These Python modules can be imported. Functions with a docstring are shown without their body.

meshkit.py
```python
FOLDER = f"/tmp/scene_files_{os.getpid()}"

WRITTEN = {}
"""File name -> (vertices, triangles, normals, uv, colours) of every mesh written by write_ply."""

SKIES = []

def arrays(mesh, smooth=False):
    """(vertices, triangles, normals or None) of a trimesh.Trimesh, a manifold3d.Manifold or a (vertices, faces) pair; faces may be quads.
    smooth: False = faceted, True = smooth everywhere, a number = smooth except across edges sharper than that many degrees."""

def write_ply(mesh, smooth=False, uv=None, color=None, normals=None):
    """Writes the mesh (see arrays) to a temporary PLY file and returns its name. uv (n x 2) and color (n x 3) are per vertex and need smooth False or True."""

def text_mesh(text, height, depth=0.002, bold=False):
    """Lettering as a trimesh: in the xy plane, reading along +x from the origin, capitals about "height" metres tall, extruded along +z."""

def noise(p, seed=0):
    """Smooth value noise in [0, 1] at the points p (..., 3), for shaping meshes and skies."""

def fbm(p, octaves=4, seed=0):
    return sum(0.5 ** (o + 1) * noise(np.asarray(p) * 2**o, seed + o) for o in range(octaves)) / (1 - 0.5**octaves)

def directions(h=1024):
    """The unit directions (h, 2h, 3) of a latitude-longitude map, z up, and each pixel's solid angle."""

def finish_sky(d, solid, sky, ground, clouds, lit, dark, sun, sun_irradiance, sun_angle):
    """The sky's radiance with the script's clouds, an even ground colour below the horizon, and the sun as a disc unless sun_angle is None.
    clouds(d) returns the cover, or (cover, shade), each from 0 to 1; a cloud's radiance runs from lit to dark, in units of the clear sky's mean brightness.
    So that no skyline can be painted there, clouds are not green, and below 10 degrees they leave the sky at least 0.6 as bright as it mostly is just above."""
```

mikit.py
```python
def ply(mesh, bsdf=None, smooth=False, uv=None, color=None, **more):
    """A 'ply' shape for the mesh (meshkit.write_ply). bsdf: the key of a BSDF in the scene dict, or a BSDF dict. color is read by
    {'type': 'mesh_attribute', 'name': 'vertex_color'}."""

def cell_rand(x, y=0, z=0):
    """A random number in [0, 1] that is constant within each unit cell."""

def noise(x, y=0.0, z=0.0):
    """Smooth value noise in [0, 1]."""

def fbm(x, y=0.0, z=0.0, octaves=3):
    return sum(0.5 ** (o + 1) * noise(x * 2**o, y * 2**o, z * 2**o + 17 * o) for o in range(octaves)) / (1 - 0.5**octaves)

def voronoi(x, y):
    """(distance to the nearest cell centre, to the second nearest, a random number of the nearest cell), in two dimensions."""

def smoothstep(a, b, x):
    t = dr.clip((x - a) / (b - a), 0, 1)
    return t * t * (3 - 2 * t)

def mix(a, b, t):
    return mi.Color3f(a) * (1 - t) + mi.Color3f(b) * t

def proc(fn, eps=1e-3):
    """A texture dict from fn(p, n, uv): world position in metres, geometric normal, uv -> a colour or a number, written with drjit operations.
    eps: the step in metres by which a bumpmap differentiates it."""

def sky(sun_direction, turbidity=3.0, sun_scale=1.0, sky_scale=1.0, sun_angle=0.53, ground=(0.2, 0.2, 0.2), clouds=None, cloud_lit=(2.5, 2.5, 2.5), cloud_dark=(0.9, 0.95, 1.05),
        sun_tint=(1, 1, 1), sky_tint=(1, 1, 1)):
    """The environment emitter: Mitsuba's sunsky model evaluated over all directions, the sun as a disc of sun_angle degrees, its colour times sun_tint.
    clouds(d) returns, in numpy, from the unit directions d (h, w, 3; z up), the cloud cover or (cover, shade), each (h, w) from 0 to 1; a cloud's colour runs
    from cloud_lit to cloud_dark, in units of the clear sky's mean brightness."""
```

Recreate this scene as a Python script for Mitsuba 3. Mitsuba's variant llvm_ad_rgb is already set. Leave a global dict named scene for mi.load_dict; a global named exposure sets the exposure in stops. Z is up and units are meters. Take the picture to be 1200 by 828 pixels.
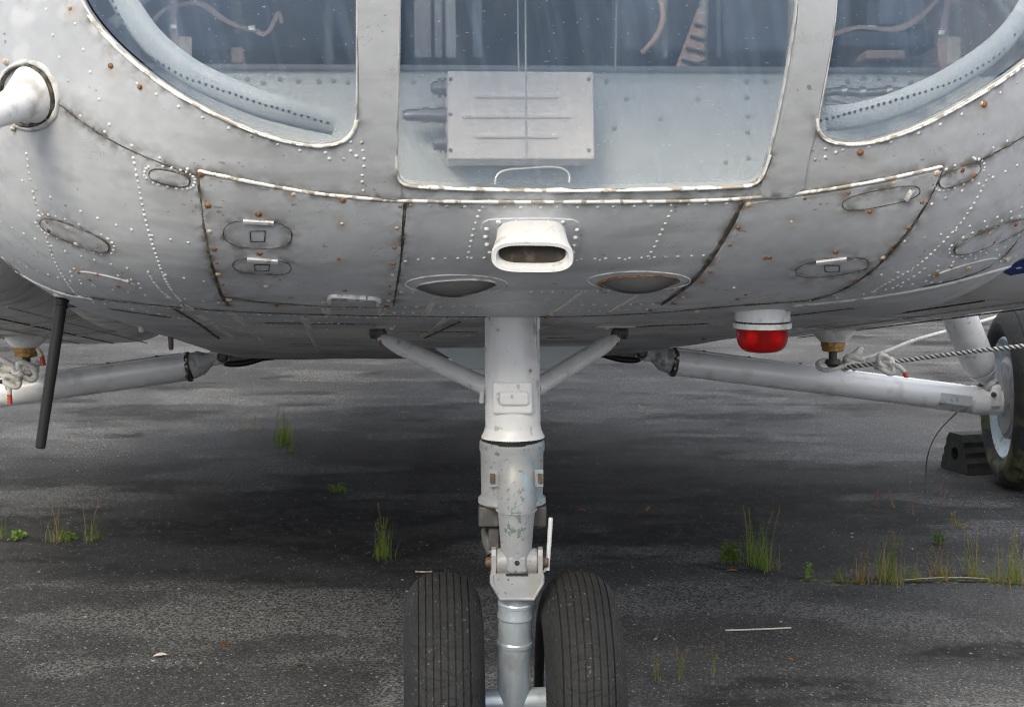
import math, random
import numpy as np, trimesh, manifold3d as m3, shapely, shapely.geometry as sg
from scipy.spatial import Delaunay, cKDTree
import drjit as dr, mitsuba as mi, mikit, meshkit
from mikit import proc, noise, fbm, voronoi, cell_rand, smoothstep, mix

rnd = random.Random(7)
scene, labels = {"type": "scene"}, {}
T = mi.ScalarTransform4f

# ------------------------------------------------------------------ camera, sky, exposure
FPX, CX, CY, EYE = 2130.0, 600.0, 414.0, np.array([0.0, 0.0, 1.46])
PITCH = math.atan(214 / FPX)
CF = np.array([0, math.cos(PITCH), -math.sin(PITCH)])
CU = np.array([0, math.sin(PITCH), math.cos(PITCH)])
scene["camera"] = {"type": "perspective", "fov": math.degrees(2 * math.atan(600 / FPX)), "fov_axis": "x", "near_clip": 0.05, "far_clip": 900.0,
                   "to_world": T().look_at(origin=EYE.tolist(), target=(EYE + CF).tolist(), up=[0, 0, 1])}


def cloud_fn(d):
    c = meshkit.fbm(d * np.array([3, 3, 6.0]), 5, 3)
    cover = np.clip((c - 0.26) / 0.16, 0, 1)
    return 0.55 + 0.45 * cover, np.clip((c - 0.45) * 2.2, 0, 1)


scene["sky"] = mikit.sky((-0.28, -0.78, 0.56), turbidity=3, sun_scale=0.30, sky_scale=1.0, sun_angle=25, sun_tint=(0.86, 0.97, 1.13), clouds=cloud_fn,
                         cloud_lit=(2.3, 2.35, 2.45), cloud_dark=(1.2, 1.26, 1.36))
exposure = 3.25


# ------------------------------------------------------------------ helpers: pixels of the photograph to points of the place
def ray(px, py):
    px, py = np.asarray(px, float), np.asarray(py, float)
    d = CF * FPX + (px[..., None] - CX) * np.array([1.0, 0, 0]) - (py[..., None] - CY) * CU
    return d / d[..., 1:2]


def P(px, py, Y):
    return EYE + ray(px, py) * np.asarray(Y, float)[..., None]


def G(px, py, z=0.0):
    d = ray(px, py)
    return EYE + d * ((z - EYE[2]) / d[..., 2:3])


def proj(p):
    p = np.asarray(p, float) - EYE
    f = p @ CF
    return np.stack([CX + FPX * p[..., 0] / f, CY - FPX * (p @ CU) / f], -1)


# the helicopter's own frame: u to its side, v to its tail, w up; nose-up attitude and a slight yaw
PSI, ALPHA, ORG = math.radians(5.2), math.radians(7.0), np.array([0.026, 3.95, 1.14])
EU = np.array([math.cos(PSI), math.sin(PSI), 0])
VH = np.array([-math.sin(PSI), math.cos(PSI), 0])
EV = VH * math.cos(ALPHA) - np.array([0, 0, 1.0]) * math.sin(ALPHA)
EW = VH * math.sin(ALPHA) + np.array([0, 0, 1.0]) * math.cos(ALPHA)
RL = np.stack([EU, EV, EW])


def L2W(q):
    return ORG + np.asarray(q, float) @ RL


def W2L(p):
    return (np.asarray(p, float) - ORG) @ RL.T


# fuselage sections
TIP = -1.05


def interp_tail(v, base, vals):
    return np.interp(v, [5.6, 6.6, 7.6, 8.6, 14.0], vals)


def secA(v):
    q = np.clip((0.3 - v) / 1.35, 0, 1)
    a = 1.30 * np.sqrt(np.maximum(1 - q ** 2.2, 0))
    return np.where(v > 5.6, np.interp(v, [5.6, 6.6, 7.6, 8.6, 14.0], [1.30, 1.14, 0.8, 0.42, 0.25]), a)


def secB(v):
    q = np.clip(-v / 1.05, 0, 1)
    b = 1 - np.maximum(1 - q ** 3.2, 0) ** 0.739
    return np.where(v > 4.4, np.interp(v, [4.4, 5.0, 5.6, 6.6, 7.6, 8.6, 14.0], [0, 0.04, 0.12, 0.34, 0.85, 1.35, 1.65]), b)


def secT(v):
    q = np.clip((0.8 - v) / 1.85, 0, 1)
    t = 1 + 1.35 * np.sqrt(np.maximum(1 - q ** 2.2, 0))
    return np.where(v > 5.6, np.interp(v, [5.6, 6.6, 7.6, 8.6, 14.0], [2.35, 2.35, 2.35, 2.3, 2.2]), t)


def dents(u, v):
    p = np.stack([np.asarray(u, float), np.asarray(v, float), 0 * np.asarray(u, float)], -1)
    return (meshkit.fbm(p * np.array([5, 3.5, 1]), 3, 5) - 0.5) * 0.010 + (meshkit.noise(p * np.array([16, 13, 1]), 9) - 0.5) * 0.0024


def surfW(u, v, dent=True):
    """height of the outer skin (underside) at u, v"""
    a, b = secA(v), secB(v)
    rz = np.minimum(0.5, (secT(v) - b) * 0.5)
    rx = 0.4 * a
    s = np.clip((np.abs(u) - (a - rx)) / np.maximum(rx, 1e-6), 0, 1)
    w = b + rz * (1 - np.sqrt(np.maximum(1 - s * s, 0)))
    if dent:
        w = w + dents(u, v)
    return np.where((np.abs(u) > a) | (v < TIP), 50.0, w)


def on_skin(px, py, lift=0.0):
    """(points, outward normals) where the rays of these pixels meet the fuselage's skin"""
    px, py = np.atleast_1d(np.asarray(px, float)), np.atleast_1d(np.asarray(py, float))
    d = ray(px, py) @ RL.T
    o = W2L(EYE)
    n = len(px)
    lo, hi = np.full(n, np.nan), np.full(n, np.nan)
    Ys = np.arange(2.6, 9.0, 0.012)
    found = np.zeros(n, bool)
    for k in range(0, len(Ys), 40):
        ys = Ys[k:k + 41]
        q = o + d[:, None, :] * ys[None, :, None]
        ins = (q[..., 2] > surfW(q[..., 0], q[..., 1], False)) & (q[..., 1] > TIP)
        hit = ins.any(1) & ~found
        i = ins.argmax(1)
        hi[hit] = ys[i[hit]]
        found |= hit
        if found.all():
            break
    hi = np.where(found, hi, 6.0)
    lo, hi = hi - 0.04, hi + 0.02
    for _ in range(18):
        mid = (lo + hi) / 2
        q = o + d * mid[:, None]
        ins = q[:, 2] > surfW(q[:, 0], q[:, 1])
        hi, lo = np.where(ins, mid, hi), np.where(ins, lo, mid)
    q = o + d * hi[:, None]
    return L2W(q) + lift * skin_normal(q), skin_normal(q)


def skin_normal(q, e=0.004):
    u, v = q[:, 0], q[:, 1]
    f = lambda a, b: np.minimum(surfW(a, b, False), 3)  # noqa: E731
    g = np.stack([(f(u + e, v) - f(u - e, v)) / (2 * e), (f(u, v + e) - f(u, v - e)) / (2 * e), -np.ones(len(u))], -1)
    g = np.clip(g, -8, 8)
    return (g / np.linalg.norm(g, axis=1, keepdims=True)) @ RL


# ------------------------------------------------------------------ helpers: entries and meshes
def numbered(key):
    if key not in scene and not any(k.startswith(key + "__") for k in scene) and key not in labels:
        return key
    i = 1
    while True:
        k = f"{key}_{i:03d}"
        if k not in scene and k not in labels and not any(x.startswith(k + "__") for x in scene):
            return k
        i += 1


def add(key, mesh, bsdf, smooth=30, label=None, cat=None, group=None, kind=None, **more):
    key = numbered(key)
    scene[key] = mikit.ply(mesh, bsdf, smooth=smooth, **more)
    tag(key, label, cat, group, kind)
    return key


def tag(key, label=None, cat=None, group=None, kind=None):
    d = {k: v for k, v in dict(label=label, category=cat, group=group, kind=kind).items() if v}
    if d:
        labels[key] = {**labels.get(key, {}), **d}
    return key


cat = trimesh.util.concatenate
TM = lambda v, f: trimesh.Trimesh(np.asarray(v), np.asarray(f), process=False)  # noqa: E731


def unit(a):
    a = np.asarray(a, float)
    return a / np.maximum(np.linalg.norm(a, axis=-1, keepdims=True), 1e-12)


def frame(d, up=(0, 0, 1)):
    d = unit(d)
    a = np.cross(d, up)
    if np.linalg.norm(a) < 1e-3:
        a = np.cross(d, (1, 0, 0))
    a = unit(a)
    return a, np.cross(a, d), d


def grid_faces(n, m, loop=True):
    i, j = np.meshgrid(np.arange(n - 1), np.arange(m if loop else m - 1), indexing="ij")
    a, b = (i * m + j).ravel(), (i * m + (j + 1) % m).ravel()
    c, d = ((i + 1) * m + (j + 1) % m).ravel(), ((i + 1) * m + j).ravel()
    return np.vstack([np.stack([a, b, c], 1), np.stack([a, c, d], 1)])


def fix(mesh):
    if mesh.volume < 0:
        mesh.invert()
    return mesh


def tube(pts, r, sides=12, cap=True):
    p = np.asarray(pts, float)
    r = np.broadcast_to(r, (len(p),))
    t = unit(np.gradient(p, axis=0))
    a = frame(t[0])[0]
    A = []
    for k in range(len(p)):
        a = unit(a - t[k] * (a @ t[k]))
        A.append(a)
    A = np.array(A)
    B = np.cross(t, A)
    ang = np.arange(sides) * 2 * np.pi / sides
    v = (p[:, None] + r[:, None, None] * (np.cos(ang)[None, :, None] * A[:, None] + np.sin(ang)[None, :, None] * B[:, None])).reshape(-1, 3)
    f = grid_faces(len(p), sides)
    if cap:
        n = len(v)
        v = np.vstack([v, p[0], p[-1]])
        k = np.arange(sides)
        e = n - sides
        f = np.vstack([f, np.stack([np.full(sides, n), (k + 1) % sides, k], 1), np.stack([np.full(sides, n + 1), e + k, e + (k + 1) % sides], 1)])
    return fix(TM(v, f))


def spline(pts, n=40):
    from scipy.interpolate import CubicSpline
    p = np.asarray(pts, float)
    s = np.r_[0, np.cumsum(np.linalg.norm(np.diff(p, axis=0), axis=1))]
    return CubicSpline(s, p)(np.linspace(0, s[-1], n))


def lathe(p0, p1, prof, sides=40):
    """profile [(t, r)], t from 0 at p0 to 1 at p1 (may repeat t for steps)"""
    p0, p1 = np.asarray(p0, float), np.asarray(p1, float)
    a, b, d = frame(p1 - p0)
    prof = np.asarray(prof, float)
    prof = np.vstack([[prof[0, 0], 1e-5], prof, [prof[-1, 0], 1e-5]])
    ang = np.arange(sides) * 2 * np.pi / sides
    v = (p0 + prof[:, 0, None, None] * (p1 - p0) + prof[:, 1, None, None] * (np.cos(ang)[None, :, None] * a + np.sin(ang)[None, :, None] * b)).reshape(-1, 3)
    return fix(TM(v, grid_faces(len(prof), sides)))


def ring_lathe(c, axis, prof, sides=64, closed=True):
    """profile [(offset along axis, radius)] turned about the axis through c"""
    a, b, d = frame(axis)
    prof = np.asarray(prof, float)
    if closed:
        prof = np.vstack([prof, prof[:1]])
    ang = np.arange(sides) * 2 * np.pi / sides
    v = (np.asarray(c) + prof[:, 0, None, None] * d + prof[:, 1, None, None] * (np.cos(ang)[None, :, None] * a + np.sin(ang)[None, :, None] * b)).reshape(-1, 3)
    return fix(TM(v, grid_faces(len(prof), sides)))


def rbox(c, half, axes=None, r=0.003, seg=8):
    """rounded box: hull of eight small spheres"""
    c, half = np.asarray(c, float), np.asarray(half, float)
    axes = np.eye(3) if axes is None else np.asarray(axes)
    r = min(r, half.min() * 0.95)
    s = m3.Manifold.sphere(r, seg)
    parts = [s.translate(((half - r) * np.array(k)).tolist()) for k in np.ndindex(2, 2, 2) for k in [np.array(k) * 2 - 1]]
    m = m3.Manifold.batch_hull(parts).to_mesh()
    return fix(TM(c + m.vert_properties[:, :3] @ axes, m.tri_verts))


def dense(poly, step=5.0, closed=False):
    p = np.asarray(poly, float)
    if closed:
        p = np.vstack([p, p[:1]])
    out = []
    for a, b in zip(p[:-1], p[1:]):
        n = max(1, int(np.ceil(np.linalg.norm(b - a) / step)))
        out.append(a + (b - a) * np.linspace(0, 1, n, endpoint=False)[:, None])
    if not closed:
        out.append(p[-1:])
    return np.vstack(out)


def smooth_poly(poly, closed=False, it=2):
    p = np.asarray(poly, float)
    for _ in range(it):
        if closed:
            q = np.roll(p, -1, 0)
            p = np.stack([0.75 * p + 0.25 * q, 0.25 * p + 0.75 * q], 1).reshape(-1, 2)
        else:
            q = np.stack([0.75 * p[:-1] + 0.25 * p[1:], 0.25 * p[:-1] + 0.75 * p[1:]], 1).reshape(-1, 2)
            p = np.vstack([p[:1], q, p[-1:]])
    return p


SEAMS, RUSTY = [], []     # points of the skin where dirt gathers


def ribbon(poly, width, height, closed=False, rough=0.0, lift=0.0, it=2, step=4.0, dirt=True, seed=0):
    """a bead of sealant or a dirty joint lying on the skin along a line"""
    px = dense(smooth_poly(poly, closed, it), step, closed)
    pts, nor = on_skin(px[:, 0], px[:, 1])
    if dirt:
        SEAMS.append(pts)
    if closed:
        t = unit(np.roll(pts, -1, 0) - np.roll(pts, 1, 0))
    else:
        t = unit(np.gradient(pts, axis=0))
    s = unit(np.cross(t, nor))
    w = np.full(len(pts), width)
    if rough:
        w = width * (1 + rough * (meshkit.fbm(pts * 45 + seed, 3) - 0.5) * 2)
        if not closed:
            w[0] = w[-1] = width * 0.3
    prof = [(-0.5, -0.0015), (-0.42, 0.5 * height), (-0.2, height), (0.2, height), (0.42, 0.5 * height), (0.5, -0.0015)]
    v = np.stack([pts + s * (w * a)[:, None] + nor * (h + lift) for a, h in prof], 1).reshape(-1, 3)
    n = len(pts)
    if closed:
        v = np.vstack([v, v[:6]])
        n += 1
    f = grid_faces(n, 6, False)
    m = TM(v, f)
    # outward winding
    k = len(f) // 4
    if (m.face_normals * nor[np.minimum(f[:, 0] // 6, len(nor) - 1)]).sum(1).mean() < 0:
        m.invert()
    return m


def patch(poly, height, step=9.0, it=1, skirt=0.003, inset=False, edge=4.0):
    """a plate that follows the skin, its face lifted by height"""
    b = dense(smooth_poly(poly, True, it), edge, True)
    sh = sg.Polygon(b)
    x0, y0, x1, y1 = sh.bounds
    gx, gy = np.meshgrid(np.arange(x0, x1, step), np.arange(y0, y1, step * 0.7))
    g = np.stack([gx.ravel(), gy.ravel()], 1)
    inner = sh.buffer(-edge * 0.6)
    g = g[shapely.contains_xy(inner, g[:, 0], g[:, 1])]
    p = np.vstack([b, g])
    tri = Delaunay(p).simplices
    c = p[tri].mean(1)
    tri = tri[shapely.contains_xy(sh, c[:, 0], c[:, 1])]
    pts, nor = on_skin(p[:, 0], p[:, 1])
    top = pts + nor * height
    e1, e2 = top[tri[:, 1]] - top[tri[:, 0]], top[tri[:, 2]] - top[tri[:, 0]]
    bad = (np.cross(e1, e2) * nor[tri[:, 0]]).sum(1) < 0
    tri[bad] = tri[bad][:, ::-1]
    if not skirt:
        return TM(top, tri)
    n, k = len(p), len(b)
    v = np.vstack([top, top[:k], pts[:k] - nor[:k] * skirt])
    i = np.arange(k)
    j = (i + 1) % k
    sk = np.vstack([np.stack([n + i, n + j, n + k + j], 1), np.stack([n + i, n + k + j, n + k + i], 1)])
    m = TM(v, sk)
    out = unit(np.roll(pts[:k], -1, 0) - pts[:k])
    ctr = pts.mean(0)
    if ((m.face_normals) * (v[sk[:, 0]] - ctr)).sum(1).mean() < 0:
        sk = sk[:, ::-1]
    return TM(v, np.vstack([tri, sk]))


def along(poly, spacing):
    """pixels along a line, evenly spaced on the skin"""
    px = dense(smooth_poly(poly, False, 2), 2.0)
    pts, _ = on_skin(px[:, 0], px[:, 1])
    s = np.r_[0, np.cumsum(np.linalg.norm(np.diff(pts, axis=0), axis=1))]
    k = np.arange(0, s[-1], spacing)
    k = k + np.array([rnd.uniform(-0.1, 0.1) for _ in k]) * spacing
    return np.stack([np.interp(k, s, px[:, 0]), np.interp(k, s, px[:, 1])], 1)


def caps(px, r, h, rings=3, sides=8, jitter=0.15, lift=0.0):
    """rivet and screw heads: low domes standing on the skin"""
    px = np.asarray(px, float)
    pts, nor = on_skin(px[:, 0], px[:, 1])
    a = unit(np.cross(nor, np.array([0.3, 0.9, 0.2])))
    b = np.cross(nor, a)
    V, F = [], []
    th = np.linspace(np.pi / 2, 0.0, rings + 1)[:-1]
    ang = np.arange(sides) * 2 * np.pi / sides
    loc = [(np.sin(t) * np.cos(x), np.sin(t) * np.sin(x), np.cos(t)) for t in th for x in ang] + [(0, 0, 1.0)]
    loc = np.array([(np.cos(x), np.sin(x), -0.8) for x in ang] + loc)
    f = grid_faces(rings + 1, sides)
    top = len(loc) - 1
    k = np.arange(sides)
    f = np.vstack([f, np.stack([top - sides + k, top - sides + (k + 1) % sides, np.full(sides, top)], 1)])
    out = []
    for i in range(len(pts)):
        s = 1 + rnd.uniform(-jitter, jitter)
        v = pts[i] + lift * nor[i] + loc[:, :1] * a[i] * r * s + loc[:, 1:2] * b[i] * r * s + loc[:, 2:] * nor[i] * h * s
        out.append(fix(TM(v, f)))
    return out


# ------------------------------------------------------------------ materials
def skin_color(p, n, uv):
    big = fbm(p.x * 2.2, p.y * 2.2, p.z * 2.2, 3)
    fine = fbm(p.x * 45, p.y * 45, p.z * 45, 3)
    smear = fbm(p.x * 4 + 7, p.y * 26, p.z * 22, 4)
    c = mix((0.395, 0.412, 0.44), (0.485, 0.503, 0.53), smoothstep(0.3, 0.7, big))
    c = c * (0.93 + 0.14 * fine)
    c = mix(c, (0.20, 0.195, 0.185), 0.26 * smoothstep(0.54, 0.76, smear))
    c = mix(c, (0.62, 0.63, 0.64), 0.35 * smoothstep(0.56, 0.75, fbm(p.x * 5 + 31, p.y * 19 + 3, p.z * 15, 3)))
    under = smoothstep(3.75, 4.3, p.y)
    c = mix(c, (0.17, 0.165, 0.155), under * 0.22 * smoothstep(0.42, 0.66, fbm(p.x * 7, p.y * 2.2, 0, 4)))
    c = mix(c, (0.60, 0.60, 0.59), under * 0.7 * smoothstep(0.46, 0.66, fbm(p.x * 5 + 9, p.y * 2.6 + 4, 1, 3)))
    g = dr.clip(uv.x, 0, 1)
    blot = fbm(p.x * 48, p.y * 48, p.z * 48, 4)
    c = mix(c, (0.075, 0.068, 0.055), dr.clip(g * 1.25 * smoothstep(0.30, 0.68, blot), 0, 0.9))
    c = mix(c, (0.30, 0.17, 0.08), dr.clip(uv.y * 0.5 * smoothstep(0.35, 0.7, blot), 0, 0.6))
    spot = noise(p.x * 150, p.y * 150, p.z * 150) * noise(p.x * 23 + 3, p.y * 23, p.z * 23)
    c = mix(c, (0.17, 0.16, 0.14), 0.7 * smoothstep(0.64, 0.74, spot))
    crack = 1 - dr.abs(fbm(p.x * 60 + 3, p.y * 60, p.z * 90, 4) - 0.5) * 55
    return mix(c, (0.16, 0.15, 0.14), 0.5 * dr.clip(crack, 0, 1) * smoothstep(0.60, 0.70, fbm(p.x * 16 + 13, p.y * 16, p.z * 16, 2)) * smoothstep(0.5, 0.6, noise(p.x * 6, p.y * 6, p.z * 6)))


def skin_rough(p, n, uv):
    return 0.36 + 0.22 * fbm(p.x * 12, p.y * 12, p.z * 12, 3) + 0.15 * dr.clip(uv.x, 0, 1)


def paint(base, dirt, scale=30, amount=0.5, lo=0.5, hi=0.72):
    def f(p, n, uv):
        a = fbm(p.x * scale, p.y * scale, p.z * scale * 0.6, 4)
        b = fbm(p.x * scale * 0.2 + 5, p.y * scale * 0.2, p.z * scale * 0.2, 2)
        return mix(mi.Color3f(base) * (0.9 + 0.2 * b), dirt, amount * smoothstep(lo, hi, a))
    return proc(f)


def principled(col, rough=0.45, metallic=0.0, **k):
    c = col if isinstance(col, dict) else {"type": "rgb", "value": list(col)}
    r = rough if not isinstance(rough, dict) else rough
    return {"type": "twosided", "b": {"type": "principled", "base_color": c, "roughness": r, "metallic": metallic, **k}}


def bumped(b, fn, scale=1.0, eps=1e-3):
    return {"type": "twosided", "b": {"type": "bumpmap", "arbitrary": proc(fn, eps), "scale": scale, "b": b["b"]}}


def chip_color(p, n, uv):
    """grey-white paint flaked to green primer, pale blue and bare metal on the leg's knuckle"""
    a = fbm(p.x * 40, p.y * 40, p.z * 40, 3)
    c = mix((0.19, 0.198, 0.21), (0.255, 0.263, 0.275), a)
    blue = smoothstep(0.50, 0.60, fbm(p.x * 60 + 4, p.y * 60, p.z * 22, 3)) * smoothstep(0.012, 0.03, p.x) * smoothstep(0.70, 0.76, p.z)
    c = mix(c, (0.17, 0.29, 0.36), 0.55 * blue)
    zone = smoothstep(0.64, 0.68, p.z) * (1 - smoothstep(0.77, 0.82, p.z)) * (1 - smoothstep(0.012, 0.03, dr.abs(p.x - 0.006)))
    k = fbm(p.x * 130, p.y * 130, p.z * 100 + 9, 4)
    fl = smoothstep(0.69 - 0.15 * zone, 0.72 - 0.15 * zone, k)
    c = mix(c, mix((0.12, 0.20, 0.17), (0.06, 0.06, 0.06), noise(p.x * 200, p.y * 200, p.z * 200)), 0.85 * fl)
    return mix(c, (0.2, 0.19, 0.17), 0.5 * smoothstep(0.6, 0.75, fbm(p.x * 22, p.y * 22, p.z * 10, 3)))


def tyre_color(p, n, uv):
    a = fbm(p.x * 26, p.y * 26, p.z * 26, 4)
    c = mix((0.013, 0.0135, 0.0145), (0.023, 0.0235, 0.025), a)
    return mix(c, (0.09, 0.09, 0.09), 0.7 * smoothstep(0.80, 0.84, noise(p.x * 190, p.y * 190, p.z * 190)) * smoothstep(0.45, 0.6, fbm(p.x * 20, p.y * 20, p.z * 20, 3)))


def moss_tyre_color(p, n, uv):
    c = tyre_color(p, n, uv)
    m = smoothstep(0.45, 0.65, fbm(p.x * 14, p.y * 14, p.z * 14, 4)) * (1 - smoothstep(0.12, 0.55, p.z))
    return mix(c, (0.10, 0.105, 0.035), 0.8 * m)


def tyre_bump(p, n, uv):
    h = dr.abs(noise(p.x * 40, p.y * 55, p.z * 55) - 0.5)
    return 0.0016 * smoothstep(0.0, 0.06, h) + 0.0008 * fbm(p.x * 220, p.y * 220, p.z * 220, 2)


def asphalt_color(p, n, uv):
    v1, v2, vr = voronoi(p.x * 150, p.y * 115)
    w1, w2, wr = voronoi(p.x * 42 + 5, p.y * 42)
    st = mix((0.032, 0.032, 0.0335), (0.108, 0.107, 0.111), vr * vr)
    c = mix((0.028, 0.028, 0.029), st, smoothstep(0.02, 0.22, v2 - v1))
    big = fbm(p.x * 0.5 + 3, p.y * 0.8, 0, 4)
    mid = fbm(p.x * 1.3 + 11, p.y * 2.6 + 2, 0, 5)
    c = c * (0.82 + 0.6 * smoothstep(0.3, 0.7, big)) * (0.8 + 0.4 * fbm(p.x * 9, p.y * 9, 3, 3))
    # oil, damp and painted shade under the machine, and a few older stains
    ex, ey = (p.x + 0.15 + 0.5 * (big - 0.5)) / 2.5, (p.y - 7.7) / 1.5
    shade_stain = smoothstep(1.1, 0.25, ex * ex + ey * ey + 1.6 * (mid - 0.5))
    old = smoothstep(0.48, 0.62, mid) * smoothstep(0.30, 0.50, fbm(p.x * 0.8, p.y * 0.8 + 7, 2, 3))
    rough = (0.6 + 0.4 * smoothstep(0.3, 0.6, fbm(p.x * 25, p.y * 25, 0, 3))) * (0.35 + 0.65 * smoothstep(0.38, 0.54, fbm(p.x * 1.7 + 3, p.y * 4.2, 5, 4)))
    c = mix(c, (0.009, 0.0093, 0.010), dr.maximum(0.98 * shade_stain, 0.82 * old) * rough)
    worn = smoothstep(0.55, 0.70, fbm(p.x * 1.5 + 40, p.y * 2.6 + 9, 0, 4))
    c = mix(c, (0.20, 0.20, 0.20), 0.50 * worn * smoothstep(0.1, 0.9, vr))
    lichen = smoothstep(0.984, 0.988, wr) * smoothstep(0.20, 0.12, w1 + 0.12 * noise(p.x * 120, p.y * 120))
    c = mix(c, (0.45, 0.44, 0.42), 0.9 * lichen)
    tiny = smoothstep(0.985, 0.988, vr) * smoothstep(0.42, 0.3, v1)
    return mix(c, (0.40, 0.40, 0.39), 0.8 * tiny)


def asphalt_bump(p, n, uv):
    v1, v2, vr = voronoi(p.x * 150, p.y * 115)
    return 0.0025 * smoothstep(0.0, 0.3, v2 - v1) * (0.4 + vr) + 0.002 * fbm(p.x * 30, p.y * 30, 0, 3) + 0.012 * fbm(p.x * 3, p.y * 6, 0, 3)


def wall_color(p, n, uv):
    a = fbm(p.x * 7, p.y * 7, p.z * 7, 4)
    return mix((0.60, 0.65, 0.66), (0.72, 0.76, 0.765), a)


def dust_sky_color(p, n, uv):
    return mix((0.19, 0.29, 0.46), (0.34, 0.43, 0.57), fbm(p.x * 40, p.y * 40, p.z * 6, 3))  # dust film whose blue stands in for sky reflected by the pane


def dust_sky_weight(p, n, uv):
    streak = fbm(p.x * 55 + p.z * 12, 3, p.z * 3.5, 4)
    cloud = fbm(p.x * 5, p.y * 5, p.z * 5, 3)
    spot = smoothstep(0.90, 0.95, noise(p.x * 170, p.y * 170, p.z * 170))
    return dr.clip(0.17 + 0.055 * smoothstep(0.45, 0.8, streak) + 0.14 * (cloud - 0.3) + 0.35 * spot, 0.04, 0.6)


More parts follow.
